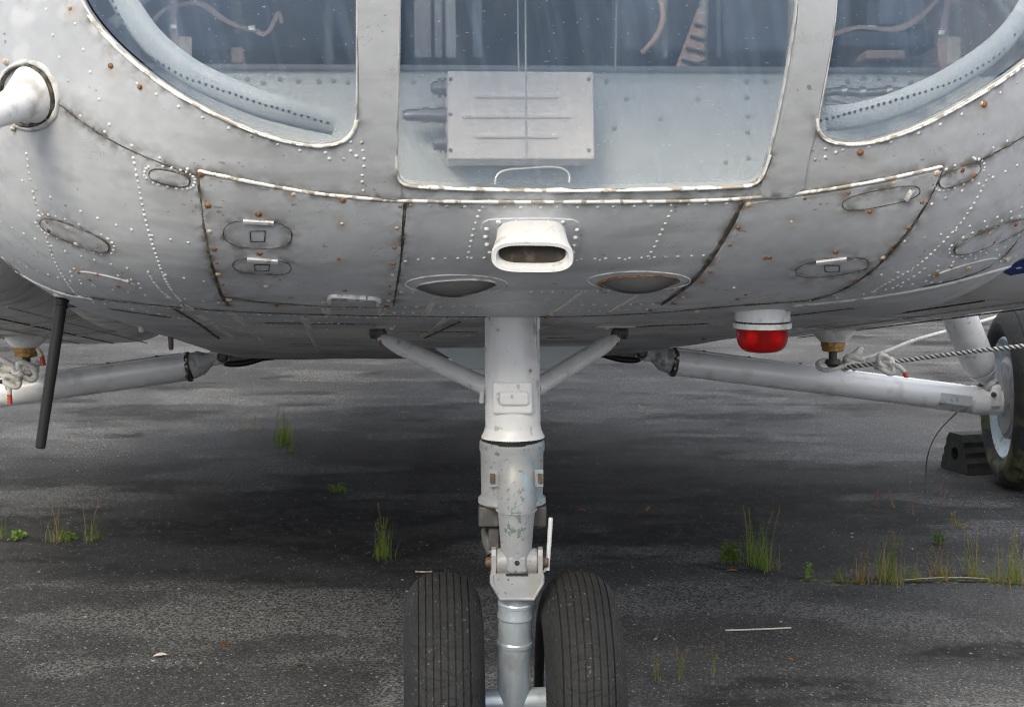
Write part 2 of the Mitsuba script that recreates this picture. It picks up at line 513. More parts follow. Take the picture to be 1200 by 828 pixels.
rust_col = paint((0.21, 0.105, 0.045), (0.10, 0.045, 0.02), 160, 0.9, 0.45, 0.6)
MATS = {
    "skin": principled(proc(skin_color), proc(skin_rough), 0.12, specular=0.5),
    "rivet_paint": principled(paint((0.56, 0.565, 0.57), (0.24, 0.22, 0.19), 80, 0.8), 0.35, 0.05),  # rivet heads paler than the skin to suggest the skylight they catch
    "rust": principled(rust_col, 0.75),
    "rust_light": principled(paint((0.40, 0.27, 0.15), (0.46, 0.45, 0.43), 200, 0.9, 0.45, 0.55), 0.6),
    "rust_dark": principled(paint((0.085, 0.055, 0.035), (0.16, 0.14, 0.12), 120, 0.8), 0.6, 0.3),
    "grime": principled(paint((0.045, 0.042, 0.035), (0.14, 0.13, 0.11), 90, 0.8, 0.5, 0.6), 0.85),
    "seam_paint": principled(paint((0.52, 0.52, 0.51), (0.22, 0.21, 0.19), 50, 0.7), 0.5),
    "sealant": principled(paint((0.70, 0.69, 0.65), (0.24, 0.205, 0.15), 70, 0.85, 0.50, 0.62), 0.5),
    "white_paint": principled(paint((0.62, 0.625, 0.63), (0.28, 0.25, 0.21), 34, 0.65, 0.54, 0.74), 0.42),
    "scoop_white": principled(paint((0.50, 0.502, 0.50), (0.27, 0.22, 0.15), 40, 0.6, 0.58, 0.74), 0.5),
    "leg_white": principled(paint((0.57, 0.575, 0.58), (0.24, 0.22, 0.20), 70, 0.6, 0.66, 0.76), 0.42),
    "leg_grey": principled(proc(chip_color), 0.42),
    "grey_paint": principled(paint((0.42, 0.43, 0.44), (0.13, 0.125, 0.12), 34, 0.7, 0.52, 0.7), 0.45),
    "axle_silver": principled(paint((0.74, 0.745, 0.755), (0.36, 0.35, 0.34), 18, 0.35, 0.55, 0.75), 0.34, 0.1),
    "steel_dark": principled(paint((0.06, 0.06, 0.06), (0.14, 0.10, 0.07), 60, 0.7), 0.5, 0.3),
    "piston_metal": principled(paint((0.40, 0.45, 0.50), (0.24, 0.25, 0.26), 30, 0.5), 0.32, 0.45),
    "black_rubber": principled((0.010, 0.010, 0.011), 0.5, specular=0.3),
    "tyre": bumped(principled(proc(tyre_color), 0.75, specular=0.25), tyre_bump),
    "moss_tyre": bumped(principled(proc(moss_tyre_color), 0.75, specular=0.3), tyre_bump),
    "drum_grey": principled(paint((0.20, 0.205, 0.215), (0.10, 0.10, 0.10), 30, 0.7), 0.5),
    "rim_blue": principled(paint((0.34, 0.41, 0.47), (0.16, 0.16, 0.15), 40, 0.6), 0.45),
    "brass": principled(paint((0.42, 0.24, 0.075), (0.16, 0.09, 0.04), 60, 0.6), 0.45, 0.5),
    "chock": principled(paint((0.012, 0.013, 0.012), (0.03, 0.033, 0.02), 25, 0.6), 0.8),
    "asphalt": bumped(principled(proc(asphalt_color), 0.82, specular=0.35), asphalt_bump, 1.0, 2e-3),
    "cockpit_dark": principled(paint((0.050, 0.080, 0.130), (0.025, 0.037, 0.06), 6, 0.7, 0.4, 0.7), 0.7),
    "cockpit_wall": principled(proc(wall_color), 0.6),
    "cockpit_frame": principled(paint((0.24, 0.27, 0.30), (0.13, 0.14, 0.15), 12, 0.6), 0.55),
    "cockpit_mid": principled(paint((0.085, 0.12, 0.175), (0.05, 0.075, 0.115), 8, 0.6), 0.65),
    "box_beige": principled(paint((0.80, 0.77, 0.745), (0.70, 0.67, 0.65), 20, 0.5), 0.55),
    "connector": principled((0.32, 0.33, 0.35), 0.4, 0.5),
    "brown_hose": principled(paint((0.46, 0.35, 0.31), (0.24, 0.18, 0.16), 30, 0.6), 0.75),
    "tag_paper": principled((0.50, 0.46, 0.40), 0.7),
    "clip_metal": principled((0.62, 0.61, 0.58), 0.3, 0.7),
    "rim_frame": principled(paint((0.42, 0.465, 0.485), (0.32, 0.355, 0.37), 14, 0.5), 0.5),
    "hole_dark": principled((0.012, 0.014, 0.016), 0.8),
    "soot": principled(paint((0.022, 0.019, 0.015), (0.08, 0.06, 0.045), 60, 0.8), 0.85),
    "red_lens": {"type": "principledthin", "base_color": {"type": "rgb", "value": [0.74, 0.008, 0.010]}, "roughness": 0.05, "spec_trans": 0.80, "diff_trans": 0.9, "eta": 1.5},
    "lamp_glass": principled((0.11, 0.11, 0.115), 0.16, 0.6, clearcoat=1.0),
    "bulb_white": principled((0.85, 0.85, 0.82), 0.25),
    "blue_paint": principled((0.015, 0.035, 0.19), 0.4),
    "tank_grey": principled(paint((0.68, 0.69, 0.70), (0.34, 0.335, 0.32), 7, 0.6, 0.5, 0.72), 0.36, 0.15),
    "fairing_white": principled(paint((0.78, 0.78, 0.78), (0.34, 0.33, 0.31), 12, 0.6, 0.52, 0.7), 0.42),
    "rope_white": principled(paint((0.66, 0.64, 0.60), (0.34, 0.32, 0.28), 90, 0.6), 0.8),
    "rope_black": principled((0.05, 0.05, 0.05), 0.8),
    "red_tape": principled((0.48, 0.075, 0.035), 0.6),
    "pane_glass": {"type": "blendbsdf", "weight": proc(dust_sky_weight), "a": {"type": "thindielectric", "int_ior": 1.49},
                   "b": {"type": "principled", "base_color": proc(dust_sky_color), "roughness": 0.6}},
}
MATS["pane_glass"]["b"] = {"type": "twosided", "b": MATS["pane_glass"]["b"]}
for k, v in MATS.items():
    scene[k] = v
for i, c in enumerate([(0.13, 0.20, 0.04), (0.085, 0.15, 0.033), (0.21, 0.24, 0.055), (0.32, 0.25, 0.11), (0.32, 0.15, 0.065), (0.20, 0.33, 0.055)]):
    scene[f"leaf_{i}"] = {"type": "principledthin", "base_color": {"type": "rgb", "value": list(c)}, "roughness": 0.6, "diff_trans": 0.7}

# ------------------------------------------------------------------ the ground
def ground_mesh():
    xs = np.r_[-320, np.linspace(-9, 9, 37), 320]
    ys = np.r_[-120, np.linspace(0, 22, 45), 620]
    gx, gy = np.meshgrid(xs, ys, indexing="ij")
    v = np.stack([gx.ravel(), gy.ravel(), 0 * gx.ravel()], 1)
    return fix_up(TM(v, grid_faces(len(xs), len(ys), False)))


def fix_up(m):
    if m.face_normals[:, 2].mean() < 0:
        m.invert()
    return m


add("asphalt_apron", ground_mesh(), "asphalt", False, "dark weathered asphalt apron with pale stone flecks, damp black streaks and painted shade", "asphalt", kind="structure")

# ------------------------------------------------------------------ the helicopter: fuselage
H = "helicopter"
tag(H, "weathered silver grey helicopter on nose and main wheels, its riveted chin facing the viewer", "helicopter")


def hull(stations, inset=0.0, dent=True, nb=110, nc=70):
    """closed loops of sections joined to a skin"""
    loops = []
    for v in stations:
        a, b, t = float(secA(v)), float(secB(v)), float(secT(v))
        if inset:
            a, b, t = max(a - inset, 0.02), b + inset, t - inset
        t = max(t, b + 0.02)
        rz, rx = min(0.5, (t - b) * 0.5), 0.4 * a
        th = np.linspace(0, np.pi / 2, nc)
        cu, cw = np.sin(th), 1 - np.cos(th)
        ub = np.r_[np.linspace(-(a - rx), a - rx, nb, endpoint=False), (a - rx) + rx * cu]
        wb = np.r_[np.full(nb, b), b + rz * cw]
        side = np.linspace(b + rz, t - rz, 8)[1:-1]
        us = np.full(6, a)
        tht = th[::6]
        ut = np.r_[(a - rx) + rx * np.cos(tht), -(a - rx) - rx * np.cos(tht[::-1])]
        wt = np.r_[t - rz + rz * np.sin(tht), t - rz + rz * np.sin(tht[::-1])]
        u = np.r_[ub, us, ut, -us, (-(a - rx) - rx * cu[::-1])[:-1]]
        w = np.r_[wb, side, wt, side[::-1], (b + rz * cw[::-1])[:-1]]
        if dent:
            k = np.r_[np.ones(nb), np.cos(th), np.zeros(6 + len(ut) + 6), np.cos(th[::-1])[:-1]]
            w = w + dents(u, np.full(len(u), v)) * np.sqrt(np.abs(k)) * min(1, max(0, (v - TIP - 0.01) * 20))
        loops.append(np.stack([u, np.full(len(u), v), w], 1))
    L = np.array(loops)
    n, m = L.shape[:2]
    vtx = L.reshape(-1, 3)
    c0, c1 = L[0].mean(0), L[-1].mean(0)
    vtx = np.vstack([vtx, c0, c1])
    f = grid_faces(n, m)
    k = np.arange(m)
    f = np.vstack([f, np.stack([np.full(m, n * m), (k + 1) % m, k], 1), np.stack([np.full(m, n * m + 1), (n - 1) * m + k, (n - 1) * m + (k + 1) % m], 1)])
    return fix(TM(L2W(vtx), f))


def man(m):
    return m3.Manifold(m3.Mesh(np.asarray(m.vertices, np.float32), np.asarray(m.faces, np.uint32)))


q = np.linspace(0, 1, 190)
st_front = TIP + 0.004 + (0 - TIP) * (q ** 1.6)
stations = np.r_[st_front, np.linspace(0.02, 5.6, 150)[0:], np.linspace(5.8, 8.6, 15), np.linspace(9, 14, 8)]
outer = man(hull(stations))
cav = man(hull(np.r_[np.linspace(-0.985, 0.6, 60), np.linspace(0.65, 1.5, 12)], 0.03, False, 30, 24))
shell = outer - cav

WIN = {
    "center": [(471, -150), (935, -150), (934, 0), (925, 60), (914, 120), (903, 170), (893, 205), (884, 214), (870, 217), (760, 220.5), (660, 221.5), (560, 220), (486, 217), (473, 214), (466, 206), (466, 150), (469, 60)],
    "left": [(417, -150), (417, 0), (417, 120), (415, 148), (405, 162), (386, 168), (360, 168), (330, 162), (290, 149), (245, 128), (200, 103), (155, 68), (120, 34), (96, 0), (84, -40), (76, -90), (72, -150)],
    "right": [(985, -150), (983, 0), (975, 60), (966, 110), (960, 140), (962, 154), (972, 163), (993, 167), (1025, 164), (1070, 149), (1115, 126), (1160, 100), (1200, 72), (1225, 48), (1240, 10), (1246, -60), (1248, -150)],
}
WINS = {k: smooth_poly(v, True, 2) for k, v in WIN.items()}
for k, poly in WINS.items():
    pts, _ = on_skin(*dense(poly, 6, True).T)
    pg = sg.Polygon(pts[:, [0, 2]]).buffer(0)
    if pg.geom_type != "Polygon":
        pg = max(pg.geoms, key=lambda g: g.area)
    xy = np.array(pg.exterior.coords)[:-1]
    cs = m3.CrossSection([xy], m3.FillRule.NonZero)
    y0, y1 = pts[:, 1].min() - 0.3, pts[:, 1].max() + 0.12
    pr = cs.extrude(y1 - y0).to_mesh()
    vv = pr.vert_properties[:, :3]
    pr = fix(TM(np.stack([vv[:, 0], y0 + vv[:, 2], vv[:, 1]], 1), pr.tri_verts))
    shell = shell - man(pr)
for s in (-1, 1):   # the windscreen panes above the picture
    b = trimesh.creation.box((0.50, 1.0, 0.62))
    b.vertices[:] = L2W(b.vertices + [s * 0.33, -0.75, 1.45])
    shell = shell - man(fix(b))
sm = shell.to_mesh()
shell_mesh = TM(sm.vert_properties[:, :3].astype(float), sm.tri_verts)

# ------------------------------------------------------------------ joints, sealant, panels on the skin (pixels of the photograph traced on to the hull)
FU = H + "__fuselage"
dark_lines = [   # (line, width m, height m)
    ([(231, 203), (236, 232), (240, 270), (249, 312), (258, 345), (268, 358)], 0.0075, 0.0012),
    ([(475, 238), (473, 262), (470, 300), (466, 330), (460, 360)], 0.0065, 0.0012),
    ([(870, 237), (858, 262), (840, 293), (815, 328), (775, 357)], 0.011, 0.0014),
    ([(1105, 197), (1092, 228), (1068, 268), (1042, 298), (1020, 320), (985, 342), (950, 352)], 0.0065, 0.0012),
    ([(69, 122), (100, 146), (140, 171), (190, 192), (230, 206)], 0.0030, 0.0010),
    ([(1200, 160), (1165, 180), (1130, 197), (1107, 207)], 0.0045, 0.0010),
    ([(75, 344), (120, 351), (200, 359), (270, 365), (400, 369.5), (570, 371)], 0.006, 0.0015),
    ([(632, 371), (700, 370), (775, 366), (860, 358), (950, 352)], 0.006, 0.0015),
    ([(1192, 282), (1175, 303), (1150, 318), (1120, 328), (1080, 336)], 0.006, 0.0012),
    ([(258, 347), (300, 354), (380, 359), (460, 360)], 0.0035, 0.0008),
]
dark_lines += [([(x0, y), (x1, y + dy)], 0.009, 0.0014) for x0, x1, y, dy in ((310, 440, 378, 2), (640, 720, 380, -2), (480, 560, 388, 1), (740, 830, 383, -4), (640, 700, 396, -1), (340, 400, 402, 2), (130, 200, 362, 10), (880, 1000, 375, -14))]
dark_lines += [([(205, 362), (235, 380), (257, 397)], 0.008, 0.002), ([(540, 376), (515, 388), (497, 396)], 0.007, 0.002)]
for i, (l, w, h) in enumerate(dark_lines):
    add(FU + "__joint", ribbon(l, w, h, rough=0.75, seed=i * 3.1), "grime", True)
light_lines = [   # raised pale sealant along panel edges and frames
    ([(232, 200), (300, 215), (370, 227), (420, 232), (470, 235.5), (560, 236.5), (700, 236.5), (800, 236), (872, 233), (960, 224), (1040, 210), (1104, 195)], 0.008, 0.003),
    ([(684, 341), (665, 356), (645, 369)], 0.011, 0.0015), ([(750, 345), (732, 356), (712, 367)], 0.011, 0.0015),
    ([(512, 345), (506, 357), (498, 369)], 0.013, 0.0015), ([(381, 361), (384, 368)], 0.018, 0.002), ([(449, 361), (446, 369)], 0.016, 0.002),
    ([(215, 357), (235, 370), (255, 383), (275, 396), (290, 404)], 0.02, 0.003), ([(268, 364), (283, 377), (300, 391), (312, 404)], 0.016, 0.002),
    ([(357, 371), (362, 385), (370, 402), (374, 413)], 0.02, 0.002), ([(524, 372), (512, 383), (494, 395)], 0.018, 0.002),
    ([(666, 371), (650, 379), (632, 386)], 0.014, 0.002), ([(1192, 310), (1120, 331), (1060, 343), (990, 353), (930, 358)], 0.013, 0.003),
    ([(2, 300), (25, 322), (50, 335), (75, 345), (110, 350)], 0.012, 0.003),
]
for i, (l, w, h) in enumerate(light_lines):
    add(FU + "__sealant_strip", ribbon(l, w, h, rough=0.35, seed=40 + i, dirt=i == 0), "sealant" if i == 0 else "seam_paint", True)

panels = [
    ([(234, 205), (300, 217), (380, 230), (472, 238.5), (469, 300), (460, 359), (380, 357.5), (262, 345), (247, 300), (239, 255)], "left"),
    ([(873, 238), (960, 228), (1040, 214), (1103, 200), (1087, 234), (1060, 273), (1015, 319), (985, 338), (950, 349), (860, 354), (782, 356), (820, 326), (845, 290), (862, 260)], "right"),
]
SKIN_UV = []      # plates that share the skin's paint and dirt: made once all joints are known
for poly, which in panels:
    SKIN_UV.append((FU + "__access_panel", patch(poly, 0.0022, 7, 0), 35, None))
for poly in ([(419, -120), (469, -120), (467, 60), (464, 150), (464, 208), (470, 216), (470, 233), (440, 230), (438, 190), (424, 150), (419, 60)],
             [(938, -120), (983, -120), (980, 0), (972, 60), (962, 110), (956, 150), (946, 190), (940, 228), (893, 233), (890, 218), (900, 200), (914, 150), (928, 80), (936, 0)]):
    SKIN_UV.append((FU + "__window_post", patch(poly, 0.0035, 7, 1), 35, None))


def stadium(cx, cy, rx, ry, ang, n=40, power=2.6):
    t = np.arange(n) * 2 * np.pi / n
    x = rx * np.sign(np.cos(t)) * np.abs(np.cos(t)) ** (2 / power)
    y = ry * np.sign(np.sin(t)) * np.abs(np.sin(t)) ** (2 / power)
    a = math.radians(ang)
    return np.stack([cx + x * math.cos(a) - y * math.sin(a), cy + x * math.sin(a) + y * math.cos(a)], 1)


hatches = [  # cx, cy, rx, ry, angle of the oval service covers; latch, square catch
    (302, 273.5, 40, 16, 3, 1, 1), (307, 311, 34, 9, 4, 1, 1), (88, 275, 43, 9.5, 22, 0, 0), (975, 312, 43, 9.5, -7, 1, 1),
    (1032, 231, 46, 9.5, -11, 0, 0), (1161, 277, 46, 9, -22, 0, 0), (199, 208, 24, 8, 12, 0, 0), (1124, 205, 26, 9, -24, 0, 0), (124, 328, 36, 5.5, 13, 0, 0),
    (1131, 315, 40, 5, -16, 0, 0), (412, 350, 27, 6, 3, 0, 0)]
rivets, big_rivets = [], []
for i, (cx, cy, rx, ry, an, latch, catch) in enumerate(hatches):
    o = stadium(cx, cy, rx, ry, an)
    bare = i in (8, 9, 10)
    hk = numbered(FU + "__service_cover")
    SKIN_UV.append((hk, patch(o, 0.0028 if not bare else 0.0024, 5, 0, edge=3), 35, None))
    labels.setdefault(hk, {})
    if not bare:
        add(FU + "__cover_joint", ribbon(o, 0.0030, 0.0034, True, 0.95, it=0, step=2, seed=90 + i), "grime", True)
    out = stadium(cx, cy, rx + 6, ry + 3.2, an, 24 if not bare else 14)
    rivets += [list(x) for x in out if rnd.random() < 0.85]
    rows = stadium(cx, cy, 14, 3.5, an, 8) if catch else []
    rivets += [[x[0] + 12 * np.sign(x[0] - cx), x[1]] for x in rows]
    a = math.radians(an)
    if latch:
        c, s = math.cos(a), math.sin(a)
        lp = [(cx + dx * c - dy * s, cy + dx * s + dy * c) for dx, dy in ((-18, -ry - 0.4), (18, -ry - 0.4), (18, -ry + 2.6), (-18, -ry + 2.6))]
        add(FU + "__hinge_strip", patch(lp, 0.007, 4, 0, edge=3), "rivet_paint", 35)
        sq = [(cx - 9, cy - 0.28 * ry), (cx + 9, cy - 0.28 * ry), (cx + 8, cy + 0.5 * ry), (cx - 8, cy + 0.5 * ry)]
        add(FU + "__catch_frame", ribbon(sq, 0.0035, 0.0042, True, 0.4, it=0, step=2, dirt=False), "grime", True)
# the white U-shaped latch handle at the foot of the left panel and the one in the right upper cover
add(FU + "__latch_handle", ribbon([(386, 352), (386, 346), (391, 344), (400, 345)], 0.010, 0.009, it=1, dirt=False), "rivet_paint", True)
add(FU + "__latch_handle", ribbon([(430, 347), (439, 347), (445, 350), (443, 355)], 0.010, 0.009, it=1, dirt=False), "rivet_paint", True)
add(FU + "__latch_handle", patch([(400, 343.5), (429, 345.5), (429, 348.5), (400, 347)], 0.010, 3, 0, edge=2), "rivet_paint", 35)
add(FU + "__latch_handle", ribbon([(1068, 221), (1061, 233)], 0.012, 0.009, it=0, dirt=False), "rivet_paint", True)

# rivet rows: (line, spacing in metres)
rows = [
    ([(31, 180), (35, 210), (42, 240), (48, 256), (58, 290), (68, 315), (87, 342)], .0135), ([(156, 185), (161, 210), (167, 243), (175, 275), (186, 308), (197, 335), (213, 354)], .0118),
    ([(174, 320), (185, 337), (200, 349)], .011), ([(26, 212), (52, 228), (76, 240), (109, 254), (142, 266), (160, 271), (189, 279), (220, 284), (236, 287)], .036),
    ([(2, 260), (32, 276), (69, 292), (97, 301), (147, 314), (164, 317), (205, 324), (242, 330)], .036), ([(14, 304), (41, 317), (68, 325), (89, 331), (147, 342), (178, 347), (217, 350), (262, 355)], .036),
    ([(5, 308), (25, 323), (50, 337), (75, 345), (110, 350), (150, 355), (200, 361), (270, 367), (400, 371.5), (560, 373)], .028),
    ([(54, 11), (60, 32), (65, 56), (71, 70), (78, 90), (83, 106)], .045), ([(88, 28), (94, 47), (98, 61), (105, 81), (109, 99), (116, 116), (123, 134), (134, 161)], .045),
    ([(68, 118), (100, 141), (133, 161), (181, 183), (210, 194), (226, 201)], .055), ([(160, 98), (196, 118), (220, 131), (269, 151), (317, 167), (342, 174), (364, 180), (386, 179), (397, 174)], .045),
    ([(386, 186), (404, 187), (418, 183)], .024), ([(411, 166), (411, 178)], .02), ([(424, 167), (427, 188), (427, 194), (424, 206), (426, 226)], .017), ([(429, 13), (428, 78), (427, 128), (425, 150)], .09),
    ([(480, 240), (562, 243), (699, 243), (771, 241), (865, 238)], .034), ([(562, 247), (557, 262), (552, 282), (548, 302)], .017), ([(787, 247), (777, 267), (768, 288), (758, 303)], .017),
    ([(475, 306), (500, 303), (575, 302)], .025), ([(668, 304), (760, 302), (832, 299)], .023), ([(674, 305), (700, 305), (780, 303)], .046), ([(470, 342), (505, 343)], .022), ([(596, 342), (640, 342), (700, 341), (800, 339)], .022),
    ([(462, 360), (600, 358), (700, 357), (770, 356)], .024), ([(462, 366), (560, 366)], .02), ([(636, 366), (760, 362)], .02),
    ([(1159, 205), (1150, 223), (1135, 250), (1116, 273), (1095, 294), (1075, 312), (1050, 326), (1020, 343)], .012), ([(1084, 315), (1066, 327), (1045, 338)], .014),
    ([(1197, 243), (1166, 256), (1134, 266), (1106, 274), (1077, 280), (1058, 283)], .036), ([(1187, 286), (1160, 296), (1129, 304), (1099, 312), (1056, 319), (1032, 322), (1018, 324)], .030),
    ([(1190, 300), (1150, 313), (1100, 326), (1050, 337), (1000, 347), (930, 354)], .026), ([(972, 16), (964, 73), (952, 125), (945, 152)], .09), ([(942, 168), (938, 180), (932, 193), (930, 204), (928, 222)], .017),
    ([(952, 176), (967, 173), (985, 181)], .022), ([(955, 187), (972, 183)], .02), ([(985, 176), (1027, 172), (1084, 154), (1111, 142), (1134, 131), (1174, 108), (1198, 93)], .05),
    ([(1119, 194), (1139, 186), (1155, 177), (1174, 169), (1198, 156)], .045), ([(1090, 240), (1124, 225), (1160, 210), (1196, 192)], .036),
    ([(283, 372), (420, 381), (560, 384)], .03), ([(300, 379), (440, 390), (560, 393)], .05), ([(640, 384), (760, 379), (850, 369)], .03), ([(330, 390), (560, 401)], .07), ([(640, 394), (800, 385), (900, 371)], .05),
    ([(110, 354), (180, 366), (250, 380), (300, 389)], .03),
]
for l, sp in rows:
    rivets += along(l, sp).tolist()
screws = [(344, 227), (402, 234), (303, 250), (401, 261), (397, 302), (304, 296), (312, 334), (404, 339), (407, 359), (380, 353), (324, 357), (244, 240), (246, 270), (251, 291), (254, 307), (256, 320),
          (261, 332), (264, 343), (268, 350), (236, 204), (469, 241), (465, 266), (462, 289), (461, 308), (460, 321), (457, 334), (457, 343), (455, 351), (453, 357), (56, 260), (80, 266), (58, 269),
          (115, 289), (90, 285), (115, 321), (105, 326), (150, 329), (139, 334), (93, 318), (82, 9), (130, 77), (164, 102), (877, 239), (865, 266), (855, 286), (843, 303), (832, 317), (823, 329), (801, 347), (790, 354),
          (897, 301), (860, 336), (874, 344), (864, 349), (831, 355), (943, 232), (994, 225), (1047, 214), (1080, 236), (1019, 247), (927, 259), (1064, 266), (1046, 288), (1034, 301), (979, 294),
          (902, 301), (949, 331), (1002, 328), (1164, 283), (1134, 313), (1115, 312), (1153, 122), (1097, 202), (1127, 199), (1141, 205), (1159, 272), (1190, 262), (1098, 321), (1180, 304), (640, 370), (762, 363), (817, 364), (1008, 178)]
for s in (screws):
    pass
all_screws = caps(screws, 0.0048, 0.0026, 3, 9, 0.38, 0.0020)
spts, _ = on_skin(*np.array(screws, float).T)
RUSTY.append(spts)
for i, m in enumerate(all_screws):
    add(FU + "__screw", m, "rust" if i % 3 else "rust_light", True)
add(FU + "__rivets", cat(caps(rivets, 0.0035, 0.0019, 2, 7)), "rivet_paint", True, kind="stuff", label="rows of small domed rivet heads, paled as if catching skylight")

# window panes, sealant beads and frames
BEADS = {"center": [(464.5, 180), (464.5, 207), (472, 216), (486, 219), (560, 222), (660, 223.5), (760, 222.5), (870, 219), (885, 216), (895, 206), (903, 180)],
         "left": [(104, 18), (119, 38), (153, 71), (198, 106), (244, 131), (289, 152), (330, 165), (360, 171), (388, 171), (407, 164), (416.5, 150), (418, 140)],
         "right": [(957, 138), (959, 156), (970, 166), (993, 170), (1026, 167), (1072, 152), (1117, 129), (1162, 103), (1202, 75)]}
for name, poly in WINS.items():
    wk = numbered(H + "__nose_window")
    labels[wk] = {"label": {"center": "wide flat middle window with dusty bluish glass", "left": "curved left window with dusty bluish glass", "right": "curved right window with dusty bluish glass"}[name]}
    cen = poly.mean(0)
    big = np.array(sg.Polygon(poly).buffer(0.9).exterior.coords)[:-1]
    scene[wk] = mikit.ply(patch(big, -0.014, 14, 0, skirt=0, edge=6), "pane_glass", smooth=True)
    ring_ = np.array(sg.Polygon(poly).buffer(1.6).exterior.coords)[:-1]
    foot = BEADS[name]
    add(wk + "__sealant_bead", ribbon(foot, 0.0068, 0.0042, False, 0.7, it=2, seed=70), "sealant", True)
    add(wk + "__edge_bead", ribbon(ring_, 0.0035, 0.0030, True, 0.5, it=0, seed=71, dirt=False), "seam_paint", True)

# ------------------------------------------------------------------ skin with its dirt
seam_tree = cKDTree(np.vstack(SEAMS))
rust_tree = cKDTree(np.vstack(RUSTY))


def grime_uv(v):
    d, _ = seam_tree.query(v, distance_upper_bound=0.2)
    r, _ = rust_tree.query(v, distance_upper_bound=0.06)
    d, r = np.where(np.isfinite(d), d, 9), np.where(np.isfinite(r), r, 9)
    return np.stack([0.95 * np.exp(-d / 0.0065) + 0.16 * np.exp(-d / 0.045), np.exp(-(r / 0.016) ** 2)], 1)


def skin_entry(key, mesh, angle=35):
    m = trimesh.graph.smooth_shade(mesh, angle=np.radians(angle), facet_minarea=None)
    return mikit.ply(TM(m.vertices, m.faces), "skin", smooth=True, uv=grime_uv(m.vertices))


scene[FU] = skin_entry(FU, shell_mesh, 32)
for key, m, ang, lab in SKIN_UV:
    key = numbered(key) if key in scene else key
    scene[key] = skin_entry(key, m, ang)
labels = {k: v for k, v in labels.items() if v}

# ------------------------------------------------------------------ behind the windows
def at_v(px, py, v0):
    """the point of the helicopter's cross plane v = v0 seen at these pixels"""
    d = ray(np.asarray(px, float), np.asarray(py, float)) @ RL.T
    o = W2L(EYE)
    return o + d * ((v0 - o[1]) / d[..., 1:2])


def lbox(c, half, r=0.003):
    return rbox(L2W(np.array(c)), half, RL, r)


def px_box(x0, y0, x1, y1, v0, depth, r=0.003):
    """box whose front face covers the pixel rectangle on the plane v = v0"""
    a, b = at_v(x0, y0, v0), at_v(x1, y1, v0)
    c, h = (a + b) / 2, np.abs(b - a) / 2
    return lbox([c[0], v0 + depth / 2, c[2]], [h[0], depth / 2, h[2]], r)


WV = -0.30
WT = float(at_v(660, 84, WV)[2])
uu = np.linspace(-1.2, 1.2, 60)
bot = np.minimum(surfW(uu, np.full(60, WV), False), WT) + 0.025
fr = np.concatenate([np.stack([uu, np.full(60, WV), np.minimum(bot, WT - 0.002)], 1), np.stack([uu, np.full(60, WV), np.full(60, WT)], 1)])
bk = fr + [0, 0.012, 0]
wall = TM(L2W(np.vstack([fr, bk])), np.vstack([grid_faces(2, 60, False), grid_faces(2, 60, False)[:, ::-1] + 120, ]))
CW = add(H + "__cockpit_wall", wall, "cockpit_wall", False, "pale blue grey inner wall behind the middle window")
add(CW + "__lip", lbox([0, WV - 0.004, WT + 0.004], [1.1, 0.012, 0.006]), "cockpit_frame")
wall_rivets = [(484, 96), (711, 96), (734, 116), (818, 116), (774, 139), (875, 96), (875, 114), (876, 136), (876, 155), (877, 185), (897, 96), (1030, 92), (993, 96), (1012, 92), (1048, 93), (1067, 97), (309, 97), (328, 93), (374, 96), (391, 95), (408, 97), (270, 97), (290, 93), (350, 95), (720, 150), (850, 190)]
wm = []
for x, y in wall_rivets:
    c = at_v(x, y, WV)
    wm.append(lathe(L2W(c + [0, 0.001, 0]), L2W(c - [0, 0.004, 0]), [(0, 0.0055), (0.6, 0.0048), (1, 0.002)], 10))
add(CW + "__rivets", cat(wm), "rim_frame", True, kind="stuff")
add(H + "__cockpit_floor", lbox([0, 0.55, WT - 0.02], [1.16, 0.82, 0.012]), "cockpit_dark")
add(H + "__cockpit_bulkhead", lbox([0, 1.42, 1.15], [1.2, 0.02, 1.05]), "cockpit_mid")
add(H + "__instrument_panel", lbox([0, 0.42, 1.20], [0.95, 0.10, 0.28], 0.02), "cockpit_dark")
for s in (-1, 1):
    add(H + "__pedal_housing", lbox([s * 0.52, 0.25, 0.78], [0.27, 0.09, 0.17], 0.02), "cockpit_dark")
    add(H + "__pedal_arm", tube(L2W([[s * 0.52 - 0.1, 0.1, WT], [s * 0.52 - 0.1, 0.06, 0.72], [s * 0.52 - 0.1, 0.14, 0.98]]), 0.012), "cockpit_frame", 50)
    add(H + "__pedal_arm", tube(L2W([[s * 0.52 + 0.1, 0.1, WT], [s * 0.52 + 0.1, 0.05, 0.70], [s * 0.52 + 0.1, 0.12, 0.98]]), 0.012), "cockpit_frame", 50)
# grey uprights and pipes above the wall, as the middle window shows them
for x0, x1, v0, m in ((484, 506, 0.05, "cockpit_frame"), (508, 519, 0.02, "cockpit_frame"), (521, 535, -0.02, "cockpit_frame"), (552, 566, 0.12, "cockpit_mid"), (775, 783, 0.0, "cockpit_frame"), (838, 846, 0.05, "cockpit_mid")):
    add(H + "__cockpit_upright", px_box(x0, -90, x1, 68, v0, 0.02), m)
add(H + "__cockpit_hose", tube(L2W(spline([at_v(773, -70, 0.02), at_v(774, 0, 0.0), at_v(777, 22, -0.02), at_v(768, 45, -0.04), at_v(753, 62, -0.03)])), 0.0068), "brown_hose", 60)
tri = [at_v(x, y, -0.02) for x, y in ((820, 8), (827, 70), (792, 82), (806, 45))]
bl = m3.Manifold.hull_points(np.vstack([L2W(tri), L2W(np.array(tri) + [0, 0.03, 0])]).tolist()).to_mesh()
BW = add(H + "__canvas_bellows", TM(bl.vert_properties[:, :3], bl.tri_verts), "brown_hose", False)
